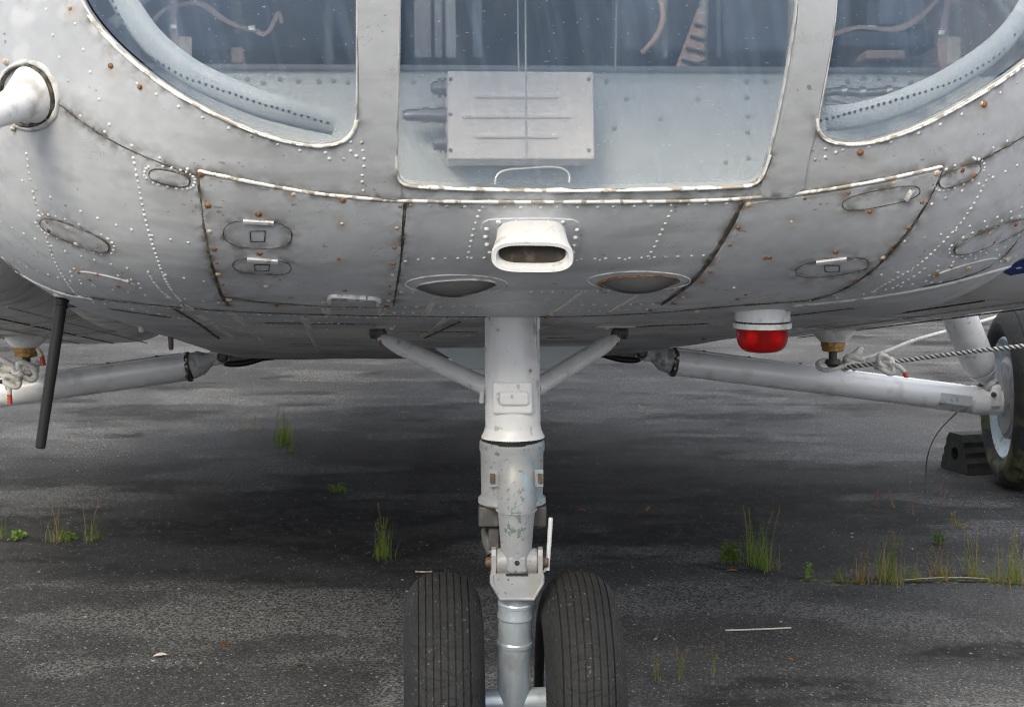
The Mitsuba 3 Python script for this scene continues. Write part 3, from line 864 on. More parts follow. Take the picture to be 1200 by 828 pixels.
for k in range(4):
    a, b = at_v(812 - 5 * k + 2, 28 + 14 * k, -0.026), at_v(827, 32 + 15 * k, -0.026)
    add(BW + "__fold", tube(L2W([a, b]), 0.003, 8), "cockpit_mid", 60)
add(H + "__clear_tube", tube(L2W([at_v(606, -90, -0.62), at_v(607, 40, -0.60), at_v(608, 84, -0.58)]), 0.0016, 8), "rim_frame", 60)
add(H + "__clear_tube", tube(L2W([at_v(615, -90, -0.62), at_v(616, 60, -0.60), at_v(617, 190, -0.54)]), 0.0018, 8), "rim_frame", 60)
add(H + "__clear_tube", tube(L2W([at_v(724, -90, -0.62), at_v(722, 30, -0.60), at_v(721, 84, -0.58)]), 0.0020, 8), "cockpit_frame", 60)
# the equipment box with its ribs and plugs
EB = add(H + "__equipment_box", px_box(524, 83, 697, 187, -0.42, 0.10, 0.004), "box_beige", 30, "pale beige equipment box with three raised ribs")
for x0, x1, y in ((557, 655, 113), (541, 670, 136.5), (557, 655, 160)):
    a, b = at_v(x0, y, -0.421), at_v(x1, y, -0.421)
    add(EB + "__rib", tube(L2W([a, a + (b - a) * 0.02, b - (b - a) * 0.02, b]), [0.002, 0.0048, 0.0048, 0.002], 10), "box_beige", 60)
for y, x0, n in ((103, 505, 1), (135, 472, 3), (168, 507, 1)):
    a, b = at_v(x0, y, -0.375), at_v(525, y, -0.375)
    r = [0.013, 0.019] if n == 1 else [0.012, 0.016]
    prof = [(0, r[0] * 0.6), (0.1, r[0]), (0.42, r[0]), (0.42, r[1]), (0.58, r[1]), (0.58, r[0] * 1.1), (0.75, r[0] * 1.1), (0.75, r[1]), (1, r[1])]
    add(EB + "__plug", lathe(L2W(a), L2W(b), prof, 24), "connector", 35)
for x, y in ((528, 93), (528, 134), (528, 176), (690, 93), (690, 176)):
    c = at_v(x, y, -0.42)
    add(EB + "__screw", lathe(L2W(c), L2W(c - [0, 0.003, 0]), [(0, 0.004), (0.7, 0.0036), (1, 0.002)], 10), "cockpit_frame", 40)
add(H + "__cable_loop", tube(L2W(spline([at_v(x, y, -0.5) for x, y in ((580, 216), (584, 204), (610, 198), (645, 196), (663, 200), (667, 214))])), 0.004, 8), "clip_metal", 60)


def strap(pts, v0, w=0.016, th=0.004, mat="brown_hose"):
    p = L2W(spline([at_v(x, y, v0) for x, y in pts], 30))
    t = unit(np.gradient(p, axis=0))
    s = unit(np.cross(t, VH))
    prof = [(-1, 0), (-0.8, 1), (0.8, 1), (1, 0), (0.8, -1), (-0.8, -1)]
    tw = 1 - 0.35 * np.abs(np.sin(np.linspace(0, 5, 30)))
    v = np.stack([p + s * (w * 0.5 * a * tw)[:, None] - VH * th * 0.5 * b for a, b in prof], 1).reshape(-1, 3)
    return fix(TM(v, grid_faces(30, 6)))


straps = [([(950, 45), (980, 39), (1008, 32), (1033, 34), (1055, 33), (1078, 20), (1095, 4), (1110, -12)], 0.013), ([(1106, -20), (1110, 8), (1105, 34), (1104, 60), (1106, 84), (1104, 102)], 0.020), ([(1114, 2), (1136, 6), (1152, 18), (1160, 38)], 0.013),
          ([(155, 38), (178, 26), (196, 10), (212, 6), (232, 4), (255, 18), (285, 33), (300, 36)], 0.013), ([(207, -12), (203, 14), (204, 30), (206, 60), (208, 86)], 0.018), ([(300, 36), (320, 28), (326, 16), (330, 28)], 0.012), ([(925, 30), (935, 24)], 0.02)]
for pts, w in straps:
    add(H + "__cockpit_strap", strap(pts, -0.36, w), "brown_hose", 50)
for x, y in ((1104, 38), (203, 31), (295, 33)):
    add(H + "__strap_clip", px_box(x - 5, y - 4, x + 5, y + 4, -0.37, 0.012), "clip_metal")
for x0, y0, x1, y1 in ((1109, 43, 1126, 75), (210, 43, 225, 76)):
    add(H + "__paper_tag", px_box(x0, y0, x1, y1, -0.365, 0.002, 0.0008), "tag_paper")
for x0, y0, x1, y1, v0, m in ((984, 36, 1096, 56, -0.2, "cockpit_dark"), (1015, 58, 1062, 70, -0.24, "brown_hose"), (1030, -10, 1050, 30, -0.1, "cockpit_mid"), (1010, 74, 1070, 84, -0.22, "cockpit_mid"), (165, 38, 300, 60, -0.2, "cockpit_dark"), (270, 55, 285, 75, -0.25, "brown_hose"), (1060, -20, 1085, 30, -0.05, "cockpit_mid")):
    add(H + "__cockpit_box", px_box(x0, y0, x1, y1, v0, 0.1, 0.006), m)
for a, b in (((1145, -30), (1205, 50)), ((190, -20), (130, 30))):
    add(H + "__cockpit_pipe", tube(L2W([at_v(*a, -0.45), at_v(*b, -0.50)]), 0.012), "cockpit_frame", 60)
WB = numbered(H + "__wiring_loom")
for pts, r in (([(966, 110), (985, 107), (1010, 109), (1040, 107), (1072, 108), (1088, 106)], 0.0085), ([(966, 122), (985, 124), (1010, 130), (1035, 128)], 0.008), ([(968, 114), (990, 128), (1020, 125), (1040, 118)], 0.006)):
    add(WB + "__cable", tube(L2W(spline([at_v(x, y, -0.38) for x, y in pts])), r, 10), "connector", 60)
for x, y in ((988, 107), (1010, 108.5), (1041, 107), (1073, 108)):
    a, b = at_v(x - 3.5, y, -0.38), at_v(x + 3.5, y, -0.38)
    add(WB + "__clip", lathe(L2W(a), L2W(b), [(0, 0.0115), (0.2, 0.012), (0.8, 0.012), (1, 0.0115)], 16), "clip_metal", 40)
add(WB + "__clip", px_box(1036, 116, 1046, 124, -0.395, 0.01), "clip_metal")
# curved tubular frames with lightening holes along the lower edge of the side windows
for mid, holes in (([(88, -60), (108, -20), (128, 14), (158, 56), (205, 94), (250, 117), (300, 139), (345, 153), (392, 163)], [(112, -14), (114, 2), (118, 10), (121, 18), (125, 25), (129, 33), (133, 40), (138, 47), (143, 54), (149, 61), (155, 67), (162, 72), (170, 77), (177, 81), (184, 85), (192, 90), (199, 94), (207, 98), (214, 101), (222, 103), (230, 106), (238, 109), (245, 112), (252, 115), (260, 117), (268, 120), (275, 123), (283, 126), (291, 129), (299, 132), (307, 135), (315, 137), (322, 139), (330, 142), (338, 144), (345, 147), (353, 149), (361, 151), (369, 154), (376, 156), (384, 158)]),
                   ([(1252, -40), (1238, 6), (1208, 50), (1172, 80), (1130, 107), (1090, 127), (1050, 143), (1010, 154), (975, 158)], [(1212, 42), (1199, 60), (1193, 66), (1186, 71), (1180, 76), (1173, 80), (1166, 84), (1159, 89), (1152, 93), (1145, 97), (1138, 100), (1131, 103), (1124, 106), (1117, 108), (1110, 111), (1102, 114), (1095, 116), (1088, 118), (1080, 121), (1073, 123), (1065, 125), (1058, 128), (1050, 130), (1043, 132), (1035, 135), (1028, 137), (1020, 139), (1012, 142), (1005, 144), (998, 146), (990, 149), (983, 151), (975, 153), (968, 155)])):
    rk = add(H + "__window_rim", ribbon(mid, 0.052, 0.016, it=2, lift=-0.058, dirt=False), "rim_frame", True)
    add(rk + "__holes", cat(caps(holes, 0.0028, 0.0012, 2, 9, 0.05, -0.0418)), "hole_dark", True, kind="stuff")

# ------------------------------------------------------------------ things on the chin
def stad3(c, ax, ay, hw, hh, n=48):
    t = np.arange(n) * 2 * np.pi / n
    x = np.sign(np.cos(t)) * np.abs(np.cos(t)) ** 0.55 * hw
    y = np.sign(np.sin(t)) * np.abs(np.sin(t)) ** 0.75 * hh
    return c + x[:, None] * ax + y[:, None] * ay


def loft(loops):
    L = np.array(loops)
    n, m = L.shape[:2]
    v = np.vstack([L.reshape(-1, 3), L[0].mean(0), L[-1].mean(0)])
    k = np.arange(m)
    f = np.vstack([grid_faces(n, m), np.stack([np.full(m, n * m), (k + 1) % m, k], 1), np.stack([np.full(m, n * m + 1), (n - 1) * m + k, (n - 1) * m + (k + 1) % m], 1)])
    return fix(TM(v, f))


AX, AZ = np.array([1.0, 0.02, -0.01]), unit(np.array([0, -0.16, 1.0]))
face = P(624, 301, 3.262)
back = P(622, 264, 3.40)
lo = []
for t, hw, hh in ((0, .064, .040), (0.35, .0635, .038), (0.6, .065, .035), (0.85, .070, .0315), (0.96, .0735, .0300), (1.0, .0740, .0290), (1.012, .0725, .0275), (1.005, .0655, .0210), (0.97, .0635, .0195), (0.8, .058, .0185), (0.6, .052, .018)):
    lo.append(stad3(back + (face - back) * t, AX, AZ, hw, hh))
IN = add(H + "__air_intake", loft(lo), "scoop_white", 50, "white flared air scoop with a flat oval mouth")
add(IN + "__duct", loft([stad3(back + (face - back) * t, AX, AZ, a, b) for t, a, b in ((0.88, 0.059, 0.0175), (0.87, 0.059, 0.0175), (0.60, 0.050, 0.016))]), "soot", 50)
fl = np.array([(562, 262), (576, 255), (668, 255), (682, 262), (680, 285), (668, 312), (640, 322), (600, 322), (578, 312), (566, 288)], float)
scene[numbered(IN + "__flange")] = skin_entry(IN, patch(fl, 0.003, 6, 1))
add(IN + "__bolts", cat(caps([(570, 267), (569, 276), (571, 285), (574, 294), (676, 268), (674, 277), (673, 286), (671, 294), (584, 259), (606, 258), (640, 258), (660, 259)], 0.005, 0.004, lift=0.003)), "rivet_paint", True, kind="stuff")

for cx, cy in ((535, 335), (749, 331)):
    c, n = on_skin([cx], [cy])
    c, n = c[0], n[0]
    a = unit(np.cross(n, [0, 1, 0]))
    b = np.cross(n, a)
    LK = numbered(H + "__landing_light")
    o = stadium(cx, cy - 2, 60, 11, 0, power=2.0)
    add(LK + "__outer_ring", ribbon(o, 0.004, 0.0016, True, 0.5, it=0, step=2, seed=cx), "seam_paint", True)
    sq = np.eye(3) - 0.60 * np.outer(b, b)      # a little shorter along the hull
    oval = lambda m: TM(c + (m.vertices - c) @ sq, m.faces)  # noqa: E731
    add(LK + "__bezel", oval(ring_lathe(c, n, [(0.0, 0.080), (0.0015, 0.0795), (0.002, 0.078), (0.0015, 0.076), (-0.004, 0.075), (-0.004, 0.084)], 72)), "grey_paint" if cx < 600 else "rust", 40)
    R, hh = 0.076, 0.022
    sph = (R * R + hh * hh) / (2 * hh)
    th = np.linspace(math.asin(R / sph), 0.02, 14)
    add(LK + "__glass", oval(lathe(c - n * (sph - hh), c - n * (sph - hh) + n, [(sph * math.cos(t), sph * math.sin(t)) for t in th], 64)), "lamp_glass", 60, "dark glossy lens bulging from the skin")

# red beacon under the right of the chin
bc = lambda y: P(893.5, y, 3.80)  # noqa: E731
BK = numbered(H + "__beacon")
labels[BK] = {"label": "red domed beacon on a white collar"}
dn = np.array([0, 0, -1.0])
zz = lambda y: float(bc(y)[2])  # noqa: E731
b0 = np.array([bc(380)[0], 3.80, 0])
at_z = lambda z: b0 + [0, 0, z]  # noqa: E731
z0, z1, z2, z3 = zz(335), zz(376), zz(382), zz(413)
add(BK + "__collar", lathe(at_z(z0), at_z(z1), [(0, 0.056), (0.45, 0.057), (0.97, 0.0585), (1, 0.057)], 56), "white_paint", 35)
add(BK + "__gasket", lathe(at_z(z1 + 0.001), at_z(z1 - 0.004), [(0, 0.0565), (1, 0.0565)], 56), "black_rubber", 35)
add(BK + "__clamp_ring", lathe(at_z(z1 - 0.003), at_z(z2 - 0.004), [(0, 0.060), (0.1, 0.0615), (0.9, 0.0615), (1, 0.060)], 56), "white_paint", 35)
hd = z2 - z3
prof = [(0, .0545), (.25, .0545), (.5, .053), (.7, .0495), (.85, .043), (.94, .034), (.99, .018), (1, .004)]
inn = [(.985, .004), (.97, .018), (.92, .032), (.82, .0415), (.68, .0475), (.5, .0508), (.25, .0522), (0, .0522)]
add(BK + "__lens", lathe(at_z(z2 - 0.004), at_z(z3), prof, 64), "red_lens", 50)
add(BK + "__reflector", lathe(at_z(z2), at_z(z2 - hd * 0.75), [(0, .034), (0.2, .034), (0.5, .016), (1, .012)], 32), "clip_metal", 40)
for s in (-1, 1):
    add(BK + "__lamp_bulb", lathe(at_z(z2 - 0.004) + [s * 0.026, -0.02, 0], at_z(z2 - hd * 0.7) + [s * 0.026, -0.02, 0], [(0, .009), (0.5, .015), (0.8, .013), (1, .004)], 20), "bulb_white", 50)
for s in (-0.9, 0.9):
    p_ = at_z((z0 + z1) / 2 - 0.006) + 0.0585 * np.array([math.sin(s), -math.cos(s), 0])
    add(BK + "__screw", lathe(p_, p_ + 0.003 * np.array([math.sin(s), -math.cos(s), 0]), [(0, .0065), (.8, .006), (1, .003)], 14), "steel_dark", 40)

# black whip aerial hanging from the left of the chin
a0, a1 = P(73, 347, 3.84), P(47, 525, 3.82)
AK = numbered(H + "__rod_aerial")
labels[AK] = {"label": "black rod aerial hanging from the skin"}
add(AK + "__rod", lathe(a0, a1, [(0.02, .0125), (0.1, .0128), (0.5, .0122), (0.985, .0108), (1, .009)], 28), "black_rubber", 40)
add(AK + "__collar", lathe(a0 + (a0 - a1) * 0.07, a0 + (a1 - a0) * 0.075, [(0, .017), (0.45, .0165), (0.5, .0135), (0.58, .0135), (0.62, .0155), (0.72, .0155), (0.74, .0135), (0.84, .0135), (0.88, .015), (1, .015)], 28), "black_rubber", 35)
add(AK + "__foot", lathe(a0 + (a0 - a1) * 0.12, a0 + (a1 - a0) * 0.006, [(0, .02), (0.7, .0205), (1, .018)], 28), "grey_paint", 35)
for key, x, ya, yb, Y, r, m in (("drain_pin", 182.5, 338, 363, 3.78, .0045, "rivet_paint"), ("drain_pin", 1027, 346, 364, 3.9, .0042, "rivet_paint"), ("drain_stub", 166, 372, 389, 4.6, .009, "grey_paint"), ("drain_stub", 200, 392, 410, 5.3, .008, "steel_dark"), ("drain_stub", 824, 385, 398, 5.6, .007, "steel_dark")):
    add(H + "__" + key, lathe(P(x, ya, Y), P(x + 0.5, yb, Y), [(0, r), (0.9, r * 0.95), (1, r * 0.6)], 16), m, 40)

# pitot mast at the left edge
pb, pn = on_skin([40], [112])
pb, pn = pb[0], pn[0]
tipp = P(-95, 176, 3.02)
dd = tipp - pb
PK = numbered(H + "__probe_mast")
labels[PK] = {"label": "white flared probe mast at the left of the nose"}
add(PK + "__dark_seal", ribbon(stadium(33, 112, 29, 35, -18, power=2.2), 0.006, 0.008, True, 0.6, it=0, step=3, dirt=False, seed=6), "grime", True)
add(PK + "__mast", lathe(pb - unit(dd) * 0.04, tipp, [(0, .060), (0.09, .056), (0.17, .044), (0.27, .032), (0.42, .0255), (0.75, .023), (1, .022)], 48), "white_paint", 40)
add(PK + "__sealant_ring", ribbon(stadium(34, 112, 33, 39, -18, power=2.2), 0.011, 0.006, True, 0.7, it=0, step=3, dirt=True, seed=5), "seam_paint", True)
add(PK + "__screws", cat(caps([(8, 72), (57, 108), (55, 137), (36, 143), (17, 150)], 0.006, 0.005, lift=0.004)), "rust_light", True, kind="stuff")
add(PK + "__grip_cover", ribbon([(57, 105), (61, 116), (60, 132)], 0.008, 0.008, it=1, dirt=False), "steel_dark", True)

# ------------------------------------------------------------------ nose leg
LY = 3.95
lz = lambda y, Y=LY: float(P(600, y, Y)[2])  # noqa: E731
lx = lambda x, Y=LY: float(P(x, 414, Y)[0])  # noqa: E731
NL = numbered(H + "__nose_leg")
labels[NL] = {"label": "pale grey nose leg with white sleeve, chipped knuckle and two braces"}
SX, SY = lx(600), LY
pt = lambda x, y, Y: P(x, y, Y)  # noqa: E731
zA, zB = lz(362), lz(512)
add(NL + "__sleeve", lathe([SX, SY, zA], [SX + 0.002, SY, zB], [(0, .0595), (0.90, .0605), (0.94, .0625), (0.975, .067), (0.99, .0695), (1, .0695)], 64), "leg_white", 35)
add(NL + "__gap_seal", lathe([SX, SY, zB + 0.001], [SX, SY, zB - 0.012], [(0, .0665), (1, .0665)], 56), "black_rubber", 35)
zC, zD = lz(517), lz(590)
add(NL + "__collar", lathe([SX, SY + 0.005, zC + 0.003], [SX, SY + 0.005, zD], [(0, .069), (0.02, .071), (0.14, .072), (0.2, .069), (0.86, .068), (0.9, .074), (0.97, .075), (1, .071)], 56), "leg_grey", 35)
# the barrel in front of the collar: narrowing to the pin
bw = [(524, .020, .010), (532, .034, .040), (545, .041, .058), (565, .043, .066), (588, .0425, .068), (593, .0415, .066), (600, .0395, .062), (620, .0365, .056), (640, .0335, .052), (650, .031, .050)]
lo = []
for y, hw, dp in bw:
    c = np.array([lx(605), SY - 0.040, lz(y)])
    t = np.arange(40) * 2 * np.pi / 40
    lo.append(c + np.stack([hw * np.sign(np.cos(t)) * np.abs(np.cos(t)) ** 0.85, dp * np.sign(np.sin(t)) * np.abs(np.sin(t)) ** 0.85, 0 * t], 1))
add(NL + "__barrel", loft(lo), "leg_grey", 50, "barrel of flaked grey paint with green primer showing")
for y, r in ((594, .043),):
    add(NL + "__barrel_ring", tube(np.array([[lx(605) + r * math.cos(t), SY - 0.040 + 0.066 * math.sin(t), lz(y) + 0.004] for t in np.linspace(0, 2 * math.pi, 40)]), 0.0028, 8, False), "leg_grey", 60)
for x in (577, 633):
    add(NL + "__clamp_nut", rbox(pt(x, 560, SY - 0.066), [.005, .006, .010], r=.0015), "rust_dark")
    add(NL + "__clamp_plate", rbox(pt(x + (2 if x < 600 else -2), 560, SY - 0.060), [.0105, .004, .019], r=.0015), "leg_grey")
for x0, x1 in ((561, 585), (618, 640)):
    a, b = pt(x0, 590, SY + 0.01), pt(x1, 614, SY + 0.01)
    add(NL + "__lower_bracket", rbox((a + b) / 2, [abs(a[0] - b[0]) / 2, .035, abs(a[2] - b[2]) / 2], r=.004), "steel_dark")
add(NL + "__lower_bracket", m3box := rbox(pt(579, 628, SY + 0.02), [.012, .03, .026], r=.004), "steel_dark")
# pin, clevis and yoke
zp = lz(660, SY - 0.06)
px_, py_ = lx(606, SY - 0.06), SY - 0.055
add(NL + "__pin_barrel", lathe([px_ - .0445, py_, zp + .004], [px_ + .0445, py_, zp + .004], [(0, .026), (0.03, .0285), (0.3, .0285), (0.34, .031), (0.66, .031), (0.7, .0285), (0.97, .0285), (1, .026)], 40), "leg_grey", 35)
add(NL + "__pin_boss", rbox([px_, py_ - .018, zp + .003], [.021, .018, .020], r=.008, seg=16), "leg_grey", 40)
add(NL + "__grease_hole", lathe([px_, py_ - .030, zp + .008], [px_, py_ - .0375, zp + .008], [(0, .006), (1, .0055)], 16), "hole_dark", 40)
for s in (-1, 1):
    cx = px_ + s * .0505
    prof = sg.Polygon([(-.012, .030), (.012, .030), (.016, .02), (.017, -.012), (.006, -.034), (-.020, -.034), (-.020, -.01), (-.017, .02)]).buffer(.004, 8)
    pl = trimesh.creation.extrude_polygon(prof, .010, engine="earcut")
    v = pl.vertices
    pl.vertices = np.stack([cx + v[:, 2] - .005, py_ + v[:, 0], zp + v[:, 1]], 1)
    add(NL + "__clevis_cheek", fix(pl), "leg_grey", 30)
    add(NL + "__pin_bolt", lathe([cx, py_, zp + .002], [cx + s * .018, py_, zp + .002], [(0, .0165), (.45, .0165), (.45, .012), (.7, .012), (1, .009)], 20), "rust_dark", 35)
zy0, zy1 = lz(676, SY - .05), lz(697, SY - .05)
yk = [(px_ - .055, zy0 + .012), (px_ + .055, zy0 + .012), (px_ + .055, zy0 - .004), (px_ + .036, zy1), (px_ - .036, zy1), (px_ - .055, zy0 - .004)]
yo = trimesh.creation.extrude_polygon(sg.Polygon(yk).buffer(.003, 6), .06, engine="earcut")
v = yo.vertices
yo.vertices = np.stack([v[:, 0], py_ - .028 + v[:, 2], v[:, 1]], 1)
add(NL + "__yoke", fix(yo), "leg_grey", 30)
rim = tube(np.array([[x, py_ - .029, z] for x, z in [yk[0], yk[5], yk[4], yk[3], yk[2], yk[1]]]), .0045, 10)
add(NL + "__yoke_rim", rim, "leg_grey", 50)
add(NL + "__yoke_slot", rbox([px_, py_ - .0285, zy0 + .013], [.024, .002, .0025], r=.001), "hole_dark")
q0, q1 = np.array([lx(605), SY - .035, lz(690, SY - .035)]), np.array([lx(600.5), SY + .005, .25])
L_ = np.linalg.norm(q1 - q0)
pr = [(0, .0375), (.03, .0385), (.055, .0385), (.06, .041), (.075, .0412), (.08, .0385)]
yt = lambda y: (q0[2] - lz(y, SY - .03)) / (q0[2] - q1[2])  # noqa: E731
pr = [(0, .036), (yt(698), .0375), (yt(703), .0375), (yt(704.5), .0395), (yt(708), .0395), (yt(709), .0375), (yt(717), .0382), (yt(719), .0402), (yt(722), .0402), (yt(724), .0375), (yt(750), .0375), (yt(752), .0398), (yt(756), .0398), (yt(757.5), .0365), (1, .0355)]
add(NL + "__piston", lathe(q0, q1, pr, 56), "piston_metal", 30)
add(NL + "__lever", lathe(pt(645.5, 606, SY - .03), pt(641.5, 668, SY - .05), [(0, .0042), (.05, .0052), (.55, .005), (.6, .0046), (1, .0045)], 14), "grey_paint", 35)
add(NL + "__lever", lathe(pt(641.5, 664, SY - .05), pt(636, 668, SY - .05), [(0, .005), (1, .006)], 12), "grey_paint", 35)
add(NL + "__lever", lathe(pt(570, 620, SY + .04), pt(576, 650, SY + .0), [(0, .012), (.5, .016), (1, .010)], 14), "steel_dark", 35)
add(NL + "__data_plate", rbox(pt(602.5, 466.5, SY - .0620), [.033, .0085, .0165], r=.008, seg=16), "leg_white", 40)
add(NL + "__plate_edge", rbox(pt(600.5, 466, SY - .053), [.044, .010, .036], r=.008, seg=16), "leg_white", 40)
add(NL + "__hydraulic_pipe", tube([pt(627, 352, SY - .075), pt(627, 400, SY - .072), pt(628.5, 421, SY - .068)], .0040, 10), "grey_paint", 60)
add(NL + "__hydraulic_pipe", tube([pt(631.5, 345, SY - .075), pt(631, 385, SY - .074)], .0036, 10), "leg_white", 60)
add(NL + "__cable_stub", tube([pt(565, 458, SY - .02), pt(564, 472, SY - .02)], .005, 10), "grey_paint", 60)
add(NL + "__small_fitting", rbox(pt(622, 434, SY - .052), [.002, .004, .003], r=.001), "rust")
# braces from the belly
for s, tx, ty, bx, by in ((-1, 447, 396, 575, 455), (1, 722, 396, 626, 455)):
    bk = numbered(H + "__leg_brace")
    labels[bk] = {"label": f"white tubular brace {'left' if s < 0 else 'right'} of the nose leg"}
    YB = 4.47
    a, b = P(tx, ty, YB), P(bx, by, 4.02)
    add(bk + "__tube", lathe(a, b, [(0, .012), (.06, .0135), (.13, .0185), (.2, .0205), (.96, .0205), (1, .017)], 28), "leg_white", 40)
    add(bk + "__lug", lathe(P(tx + s * 5 + 9, ty - 6, YB), P(tx + s * 5 - 9, ty - 7, YB), [(0, .010), (.1, .016), (.9, .016), (1, .010)], 20), "steel_dark", 40)
    add(bk + "__lug", lathe(P(tx + s * 3, ty - 16, YB), P(tx + s * 1, ty + 3, YB), [(0, .020), (.2, .020), (.25, .013), (.5, .017), (.75, .017), (.8, .010), (1, .010)], 20), "steel_dark", 40)
    add(bk + "__bracket", rbox(P(tx + s * -1, ty - 14, YB - .01), [.046, .035, .005], [EU, EV, EW], r=.002), "seam_paint")
    add(bk + "__bracket", rbox(P(tx - s * 12 if s < 0 else tx - 12, ty - 18, YB - .01), [.005, .025, .018], [EU, EV, EW], r=.002), "seam_paint")
    add(bk + "__bolt", lathe(P(tx + s * -2, ty + 2, YB - .02), P(tx + s * -2, ty + 9, YB - .02), [(0, .010), (.6, .010), (1, .006)], 12), "rust", 40)
# blue-grey blade seen behind the leg under the belly
ab = m3.Manifold.hull_points(np.vstack([P(x, y, Y) for x, y, Y in ((502, 400, 6.4), (700, 400, 6.4), (512, 410, 6.4), (690, 410, 6.4), (545, 431, 6.4), (565, 432, 6.4), (640, 432, 6.4), (502, 396, 6.9), (700, 396, 6.9), (545, 424, 6.8), (640, 424, 6.8))]).tolist())
ab = ab.to_mesh()
add(H + "__belly_fairing", TM(ab.vert_properties[:, :3], ab.tri_verts), "rim_frame", False, "flat pale blue grey blister under the belly behind the nose leg")


# ------------------------------------------------------------------ wheels
def tyre_profile(R, W, r_rim, grooves, depth=.004, gw=.0022):
    """closed section [(offset, radius)]: tread with grooves, round shoulders, sidewalls"""
    pts = []
    half = W / 2
    H_ = R - r_rim
    gro = np.linspace(-0.62, 0.62, grooves) * half if grooves else []
    xs = np.unique(np.r_[np.linspace(-1, 1, 61) * half * 0.995, *[[g - gw / 2 - .0006, g - gw / 2, g + gw / 2, g + gw / 2 + .0006] for g in gro]])
    for x in xs:
        e = abs(x) / half
        r = R - H_ * 0.60 * (1 - (1 - e ** 2.7) ** 0.5)
        if any(abs(x - g) < gw / 2 + 1e-6 for g in gro):
            r -= depth
        pts.append((x, r))
    rs = pts[-1][1]
    for t in np.linspace(0.1, 1, 10):
        pts.append((half * (0.995 - 0.30 * t ** 2.2), rs + (r_rim - rs) * t))
    inner = [(-x, r) for x, r in pts[-10:][::-1]]
    return pts + [(0, r_rim - .004)] + inner


def wheel(key, c, axis, R, W, r_rim, grooves, tyre_mat, inner_face=1, label=None):
    axis = unit(axis)
    if label:
        labels[key] = {"label": label}
    c = np.asarray(c, float)
    ty = ring_lathe(c, axis, tyre_profile(R, W, r_rim, grooves), 150)
    z = ty.vertices[:, 2]
    ty.vertices[:, 2] = np.where(z < 0.02, 0.02 - (0.02 - z) * 0.35, z)      # the loaded tyre flattens on the ground
    ty.vertices[:, 2] = np.maximum(ty.vertices[:, 2], 0.001)
    add(key + "__tyre", ty, tyre_mat, 40)
    s = inner_face
    rimp = []
    for sgn in (-1, 1):
        x = lambda a: sgn * a * W  # noqa: E731
        rimp = [(x(.34), r_rim + .006), (x(.38), r_rim + .008), (x(.40), r_rim), (x(.36), r_rim - .015), (x(.30), r_rim - .03), (x(.26), r_rim * .80), (x(.18), r_rim * .74), (x(.17), r_rim * .45), (x(.24), r_rim * .40), (x(.25), .02), (x(.0), .02), (x(.0), r_rim)]
        add(key + "__rim", ring_lathe(c, axis, rimp, 72), "rim_blue", 30)
    return c, axis


for sx, px0 in ((-1, 518), (1, 680)):
    c = np.array([lx(px0), SY, 0.285])
    k = numbered(H + "__nose_wheel")
    wheel(k, c, [math.cos(math.radians(3)), math.sin(math.radians(3)), 0], 0.286, 0.174, 0.13, 8, "tyre", label="left nose wheel with a dark ribbed tyre" if sx < 0 else "right nose wheel with a dark ribbed tyre")
add(NL + "__axle", lathe([lx(517), SY - .012, .285], [lx(682), SY + .016, .285], [(0, .03), (1, .03)], 24), "piston_metal", 35)

# ------------------------------------------------------------------ main gear, both sides
def oct_bar(a, b, hw, hh, ca, cb, up=(0, 0, 1), taper=1.0):
    """hollow-looking bar of chamfered section from a to b"""
    s, u, d = frame(np.asarray(b) - np.asarray(a), up)
    u = -u if u[2] < 0 else u
    sec = np.array([(-1, -.35), (-.45, -1), (.45, -1), (1, -.35), (1, .45), (.55, .98), (-.55, .98), (-1, .45)])
    lo = [np.asarray(p) + sec[:, :1] * s * hw * k + sec[:, 1:] * u * hh * k for p, k in ((a, 1), (b, taper))]
    return loft(lo)


